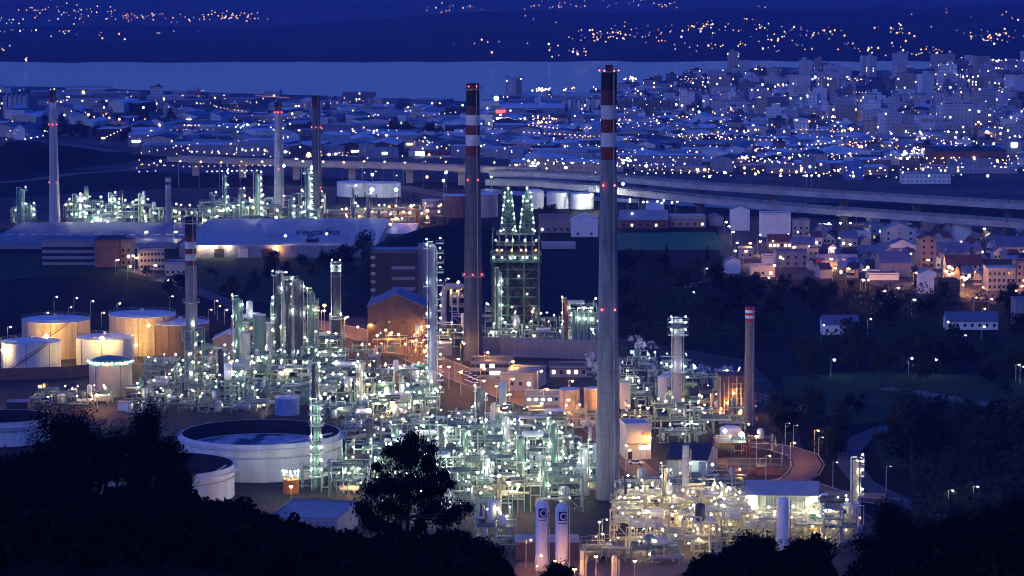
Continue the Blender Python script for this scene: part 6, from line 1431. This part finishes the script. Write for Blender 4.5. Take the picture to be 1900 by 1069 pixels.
# ================================================================== the near hillside in the dark foreground
from mathutils import noise
SIL = [(-400, 940), (0, 930), (200, 925), (330, 925), (400, 945), (480, 965), (600, 1000), (700, 1010), (860, 1010), (930, 1050), (960, 1100), (1240, 1110), (1300, 1062), (1380, 1030), (1450, 1035), (1520, 1030), (1565, 1090), (1620, 1060), (1680, 1020), (1780, 990), (1900, 960), (2400, 900)]
def sil(x):
    for (a, b), (c, d) in zip(SIL, SIL[1:]):
        if a <= x <= c: return b + (d - b) * (x - a) / (c - a)
    return SIL[0][1] if x < 0 else SIL[-1][1]
def hillz(px, Yq):
    zr = P(px, sil(px), 300).z
    if Yq <= 300: return 146.5 - (146.5 - zr) * (Yq / 300) ** .9 if Yq > 0 else 146.5
    f = min(1, (Yq - 300) / 240.); return zr * (1 - f) ** 1.3 - .6 * f
mb = MB(); nx, ny = 120, 40; vs = []
for j in range(ny):
    Yq = -40 + 600 * j / (ny - 1)
    for i in range(nx):
        px = -700 + 3300 * i / (nx - 1); Yr = max(Yq, 60); x = _ray(px, 900)[0] * (Yr if Yr > 60 else 60)
        z = hillz(px, max(Yq, 0)); z += .8 * noise.noise(Vector((px * .01, Yq * .03, 0))) * (1 if 10 < Yq < 480 else .2)
        if Yq < 30: z = min(z, 146.2)
        vs.append((x, Yq, z))
mb.add(vs, [(j * nx + i, j * nx + i + 1, (j + 1) * nx + i + 1, (j + 1) * nx + i) for j in range(ny - 1) for i in range(nx - 1)])
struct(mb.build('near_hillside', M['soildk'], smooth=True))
# broad dark banks of the middle distance
def bank(name, base, top, depth, seed, m='soil'):
    """an earth bank whose crest follows photo pixels: base row list and crest row list share x"""
    mb = MB(); vs = []; n = len(base) * 5 - 4; k = 6; X = []
    def ip(L, x):
        for (a, b), (c, d) in zip(L, L[1:]):
            if a <= x <= c: return b + (d - b) * (x - a) / (c - a)
        return L[-1][1]
    x0, x1 = base[0][0], base[-1][0]
    for j in range(k + 3):
        for i in range(n):
            x = x0 + (x1 - x0) * i / (n - 1); g = G(x, ip(base, x)); e = min(1, min(i, n - 1 - i) / 3.); Yc = g.y + depth; zc = max(.3, P(x, ip(top, x), Yc).z) * e + .3 * (1 - e)
            if j <= k: t = j / k; s = t * t * (3 - 2 * t); Yq = g.y + depth * t; z = -.6 + (zc + .6) * s + (noise.noise(Vector((x * .02, t * 3, seed))) * .8 if 0 < j < k else 0)
            else: t = (j - k) / 2; Yq = Yc + depth * .8 * t; z = zc * (1 - t) - .6 * t
            vs.append((_ray(x, ip(top, x))[0] * Yq, Yq, z))
    mb.add(vs, [(j * n + i, j * n + i + 1, (j + 1) * n + i + 1, (j + 1) * n + i) for j in range(k + 2) for i in range(n - 1)])
    return struct(mb.build(name, M[m], smooth=True))
bank('estate_hill', [(640, 560), (700, 545), (780, 530), (870, 520), (960, 520)], [(640, 500), (700, 452), (780, 424), (870, 410), (960, 430)], 80, 3)
bank('harbour_hill', [(-40, 330), (60, 322), (160, 312), (260, 305), (320, 300)], [(-40, 262), (60, 262), (160, 275), (260, 292), (320, 298)], 90, 4)
# ------------------------------------------------------------------ tree meshes
CR = [crown_mesh('crown', 5, 9, 1500, .42, 10 + i, lobes=9, z0=2.2, m='leaf' if i % 2 else 'leaf2') for i in range(5)]
CRD = [crown_mesh('crown', 5, 9, 700, .6, 40 + i, lobes=9, z0=1.6, m='leafdk' if i % 2 else 'leaf') for i in range(5)]
CC = [crown_mesh('crown', 1.7, 13, 800, .5, 60 + i, lobes=9, z0=.8, m='leafdk', cone=True) for i in range(2)]
TR = [trunk_mesh('trunk', 7, .32, 5 + i) for i in range(4)]
rt = random.Random(77)
def wood(n, xr, yr, label, group, smin, smax, cond=None, cr=None, zf=None):
    k = 0; tries = 0
    while k < n and tries < n * 30:
        tries += 1; px = rt.uniform(*xr); py = rt.uniform(*yr)
        if cond and not cond(px, py): continue
        g = G(px, py); s = rt.uniform(smin, smax)
        kind = rt.choice(['rounded', 'spreading', 'bushy', 'ragged']); size = 'big' if s > (smin + smax) / 2 else 'small'
        tree(g.x, g.y, -.1 + (zf(px, g.y) if zf else 0), rt.choice(cr or CRD), rt.choice(TR), '%s %s tree %s' % (size, kind, label), s, rt.uniform(0, 6), group, sz=s * rt.uniform(.8, 1.2)); k += 1
def darkright(px, py):
    if py < 560 and px > 1520: return False
    if 1500 < px < 1610 and 585 < py < 650: return False
    if 1745 < px < 1870 and 570 < py < 640: return False
    if 1150 < px < 1480 and py > 650: return False
    if px > 1440 and 694 < py < 775: return False
    if 1550 < px < 1680 and 775 < py < 930: return False
    return True
wood(64, (1150, 1900), (500, 692), 'below the village', 'trees of the wood below the village', .7, 1.3, lambda x, y: darkright(x, y) and (x < 1340 or y > 545))
wood(10, (1480, 1900), (690, 775), 'on the meadow', 'meadow trees', .7, 1.3)
wood(16, (1660, 1900), (775, 900), 'by the curved road', 'slope trees', 1., 1.8)
wood(14, (1440, 1560), (770, 850), 'at the wood edge', 'wood edge trees', .6, 1.1, lambda x, y: not (x < 1530 and y > 815))
wood(22, (470, 700), (468, 540), 'on the estate hill', 'trees of the estate hill', .5, 1.1)
wood(16, (240, 480), (500, 560), 'below the estate', 'estate trees', .4, .9)
wood(18, (0, 240), (250, 262), 'on the harbour knoll', 'harbour knoll trees', .8, 1.4)
wood(14, (0, 330), (225, 240), 'behind the knoll', 'far harbour trees', .8, 1.3)
wood(18, (640, 780), (372, 380), 'screening floodlit tanks', 'tank screening trees', .35, .6, cr=CC)
wood(8, (970, 1030), (392, 398), 'before white tanks', 'white tank trees', .4, .6)
wood(10, (730, 850), (252, 262), 'in the town grove', 'town grove trees', 1., 1.5)
wood(14, (1340, 1620), (520, 560), 'at the village edge', 'village edge trees', .4, .75)
wood(12, (1500, 1900), (430, 560), 'between village houses', 'village garden trees', .4, .7)
mb = MB(); rw_ = random.Random(4)
for i in range(60000):
    px = rw_.uniform(1140, 1960); py = rw_.uniform(482, 700) if rw_.random() < .62 else rw_.uniform(775, 1010)
    if not darkright(px, py) or (px > 1500 and py < 560) or (1340 < px < 1520 and py < 535) or (px < 1340 and py < 500) or (py > 700 and px < 1690): continue
    g = G(px, py); cl = noise.noise(Vector((g.x * .035, g.y * .03, 1))) + .5 * noise.noise(Vector((g.x * .12, g.y * .1, 5)))
    if cl < -.12: continue
    hh = (2 + 9 * min(1, cl + .3)) * rw_.random() ** .6; p = Vector((g.x, g.y, hh)); a = Vector((rw_.gauss(0, 1), rw_.gauss(0, 1), rw_.gauss(0, .6))).normalized(); c = a.orthogonal().normalized(); s = rw_.uniform(.5, 1.1)
    mb.add([p - a * s, p - c * s * .5, p + a * s, p + c * s * .5], [(0, 1, 2, 3)])
stuff(mb.build('woodland', M['leaf']), 'dark woodland covering the slopes below the village', 'woodland')
for px, py, s in ((1237, 490, .9), (1312, 492, .8), (626, 385, .6), (648, 388, .6)):
    g = G(px, py); tree(g.x, g.y, 0, CC[0], TR[0], 'pointed black cypress beside the pitch' if px > 900 else 'pointed black cypress before the floodlit tank', s, 0, 'cypresses')
g = G(672, 500); tree(g.x, g.y, 4, CRD[0], TR[0], 'dark tree breaking the skyline of the estate hill', 1.5)
g = G(640, 505); tree(g.x, g.y, 2, CRD[1], TR[1], 'round dark tree at the corner of the lettered warehouse', 1.2)
# ------------------------------------------------------------------ near trees, silhouetted
def neartree(px, pb, pt, wpx, Yq, label, seed, n=9000, leaf=.2, lobes=14, m='leafdk', squash=1., name='tree', cat='tree', lim=9):
    b = P(px, pb, Yq); hh = P(px, pt, Yq).z - b.z; r = wpx / 2 * pxm(Yq)
    cm = crown_mesh('crown', r * 1.12, hh * .82, n, leaf, seed, lobes=lobes, z0=hh * .16, m=m); tm = trunk_mesh('trunk', hh * .8, max(.12, r * .045), seed, limbs=lim, spread=r * .6)
    return tree(b.x, Yq, b.z - .3, cm, tm, label, cat=cat, name=name)
b = P(752, 1040, 290)     # the central eucalyptus: conical top, wide skirt
t = thing('tree', 'black eucalyptus standing alone before the lit pipework', 'tree', (b.x, 290, b.z))
k = pxm(290); rr = random.Random(3); mb = MB(); LO = []
for (dx, py, r_) in ((15, 820, 22), (-5, 835, 24), (30, 840, 22), (-22, 858, 26), (12, 860, 34), (45, 862, 24), (-42, 885, 28), (-10, 890, 36), (30, 890, 36), (58, 890, 22), (-52, 915, 30), (-15, 918, 34), (25, 918, 36), (60, 915, 20), (-70, 945, 24), (-40, 950, 26), (-5, 942, 22), (70, 945, 24), (98, 950, 20), (-62, 972, 18), (40, 950, 18), (30, 975, 10), (-20, 978, 12), (84, 962, 14)):
    q = P(752 + dx, py, 290 + rr.uniform(-3, 3)); LO.append((q, r_ * k))
LO += [(q + Vector((rr.gauss(0, 1), rr.gauss(0, 1), rr.gauss(0, .8))) * r_ * .5, r_ * rr.uniform(.3, .6)) for q, r_ in LO for _ in range(3)]
for i in range(30000):
    q, r_ = rr.choice(LO); u = Vector((rr.gauss(0, .55), rr.gauss(0, .55), rr.gauss(0, .55))) * r_
    p = q + Vector((u.x, u.y, u.z * .9)) - b.xyz; a = Vector((rr.gauss(0, .5), rr.gauss(0, .5), -1)).normalized(); c = a.orthogonal().normalized(); s = rr.uniform(.12, .26)
    c = (c * math.cos(i) + a.cross(c) * math.sin(i)); mb.add([p - a * s, p - c * s * .3, p + a * s, p + c * s * .3], [(0, 1, 2, 3)])
mb.build('crown', M['leafdk'], t, local=True)
mb = MB(); top = P(765, 840, 290) - b; mid = P(757, 960, 290) - b; mb.tube((0, 0, -1), mid, .28, 8, .2); mb.tube(mid, top, .2, 8, .05)
for q, r_ in LO[:24]: s0 = mid.lerp(top, max(0, min(.9, (q.z - b.z - mid.z - 1.5) / max(1, top.z - mid.z)))); mb.tube(s0, q - b, .09, 5, .03)
mb.build('trunk', M['bark'], t, local=True)
NT = [(132, 905, 728, 130, 300, 'tallest black tree before the drum shaped tank', 6000), (88, 905, 795, 110, 300, 'broad black tree below the open tank at the edge', 5000), (200, 910, 765, 120, 300, 'bushy black tree under the little white hut', 5000), (272, 905, 742, 66, 300, 'slim black tree before the lamp lined walkway', 4500), (300, 915, 800, 110, 295, 'wide black tree covering the open tank with black interior', 5500),
      (20, 930, 830, 110, 295, 'low black tree by the picture corner', 4000), (160, 930, 820, 150, 290, 'dense black tree in the thick of the dark clump', 5000), (330, 960, 860, 70, 290, 'ragged black bush against the white tank wall', 3000), (250, 950, 840, 120, 290, 'round black tree below the slim one', 4000), (60, 960, 860, 120, 280, 'dark rounded tree low on the slope', 3500),
      (1400, 1060, 984, 110, 300, 'round black tree before the blue roofed shelter', 5000), (1500, 1060, 986, 100, 300, 'round black tree beside the white cylinder', 5000), (1330, 1080, 1022, 80, 300, 'low black bush at the yard hedge', 3000), (1450, 1080, 1012, 90, 295, 'black bush between the two round trees', 3000), (1038, 1085, 1040, 70, 300, 'small black tree between the white gas tanks', 3000), (1010, 1090, 1058, 40, 300, 'tiny black bush at the foot of the gas tanks', 1500),
      (1660, 1060, 915, 110, 320, 'big leafy dark tree beside the slim column', 5500), (1740, 1060, 950, 130, 320, 'wide dark tree below the curved road', 5000), (1830, 1060, 930, 150, 320, 'large dark tree by the lower picture corner', 5000), (1620, 1080, 985, 80, 310, 'ragged dark bush at the slope foot', 3500), (1890, 1040, 900, 100, 330, 'dark tree at the picture border', 3500), (1780, 1080, 985, 160, 300, 'low spreading dark tree in the corner wood', 4000), (1700, 1090, 1010, 120, 300, 'black undergrowth tree in front', 3000),
      (890, 1060, 985, 90, 295, 'black bush closing the view before the brown store', 4500), (840, 1050, 975, 90, 292, 'black bush beside the eucalyptus', 4000), (925, 1085, 1025, 60, 295, 'black bush above the orange lit yard', 3000), (660, 1040, 975, 90, 285, 'black bush before the flat roofed store', 3500), (590, 1030, 975, 110, 285, 'low black bush under the flat roofed store', 3500), (500, 1000, 950, 120, 285, 'low black bush below the great tank', 3500), (430, 980, 925, 90, 288, 'black bush at the foot of the white tank wall', 3500)]
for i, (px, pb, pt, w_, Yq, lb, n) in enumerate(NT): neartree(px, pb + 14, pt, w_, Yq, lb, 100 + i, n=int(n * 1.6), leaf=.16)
# undergrowth on the near hillside
mb = MB(); rg = random.Random(9)
for i in range(42000):
    px = rg.uniform(-60, 1960); Yq = rg.uniform(150, 320) if rg.random() < .6 else rg.uniform(285, 312); x = _ray(px, 900)[0] * Yq
    if 960 < px < 1230: continue
    cl = noise.noise(Vector((px * .03, Yq * .05, 3))) ; hh = max(.1, 1.2 + 2.2 * cl) * rg.random()
    p = Vector((x, Yq, hillz(px, Yq) + hh)); a = Vector((rg.gauss(0, 1), rg.gauss(0, 1), rg.gauss(0, 1))).normalized(); c = a.orthogonal(); s = rg.uniform(.15, .4)
    mb.add([p - a * s, p - c * s * .5, p + a * s, p + c * s * .5], [(0, 1, 2, 3)])
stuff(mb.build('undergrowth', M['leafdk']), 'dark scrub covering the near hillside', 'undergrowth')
# ------------------------------------------------------------------ steam
def steam(pts, label, dens=.22):
    mb = MB()
    for px, py, Yq, rpx in pts:
        q = P(px, py, Yq); R0 = rpx * pxm(Yq); rs_ = random.Random(int(px * py))
        for _ in range(9): s_ = R0 * rs_.uniform(.25, .6); mb.ball(q.x + rs_.gauss(0, .6) * R0, q.y + rs_.gauss(0, .4) * R0, q.z + rs_.gauss(0, .38) * R0, s_, 10, 6)
    o = origin(mb.build('steam', STEAM)); o['kind'] = 'stuff'; o['label'] = label; o['category'] = 'steam'; return o
STEAM = bpy.data.materials.new('steam'); STEAM.use_nodes = True; n = STEAM.node_tree; n.nodes.clear()
o_ = n.nodes.new('ShaderNodeOutputMaterial'); v_ = n.nodes.new('ShaderNodeVolumePrincipled'); v_.inputs['Color'].default_value = (.95, .95, .97, 1); g_ = n.nodes.new('ShaderNodeNewGeometry'); z_ = n.nodes.new('ShaderNodeTexNoise'); z_.inputs['Scale'].default_value = .5; z_.inputs['Detail'].default_value = 4
r_ = n.nodes.new('ShaderNodeMapRange'); r_.inputs[1].default_value = .42; r_.inputs[2].default_value = .7; r_.inputs[3].default_value = 0; r_.inputs[4].default_value = 1.2
n.links.new(g_.outputs['Position'], z_.inputs[0]); n.links.new(z_.outputs[0], r_.inputs[0]); n.links.new(r_.outputs[0], v_.inputs['Density']); n.links.new(v_.outputs[0], o_.inputs['Volume'])
if STEAMON:
    steam([(1218, 645, 1050, 5), (1205, 641, 1050, 9), (1190, 636, 1050, 11), (1176, 630, 1050, 10), (1210, 636, 1050, 6)], 'white steam drifting beside the ringed stack')
    steam([(1240, 715, 1000, 5), (1228, 702, 1000, 9), (1216, 694, 1000, 8), (1206, 688, 1000, 6)], 'curl of steam in front of the cream silo')
    steam([(1102, 690, 1020, 9), (1098, 674, 1020, 12), (1094, 658, 1020, 9), (1104, 702, 1020, 7)], 'steam puff rising beside the tallest chimney')
    steam([(1330, 690, 1040, 8), (1345, 686, 1040, 10), (1356, 690, 1040, 7)], 'steam puff before the red capped chimney')
    steam([(1285, 690, 1040, 10), (1300, 684, 1040, 12), (1312, 692, 1040, 8)], 'low steam cloud between the ringed stack and furnace')
settle_labels()
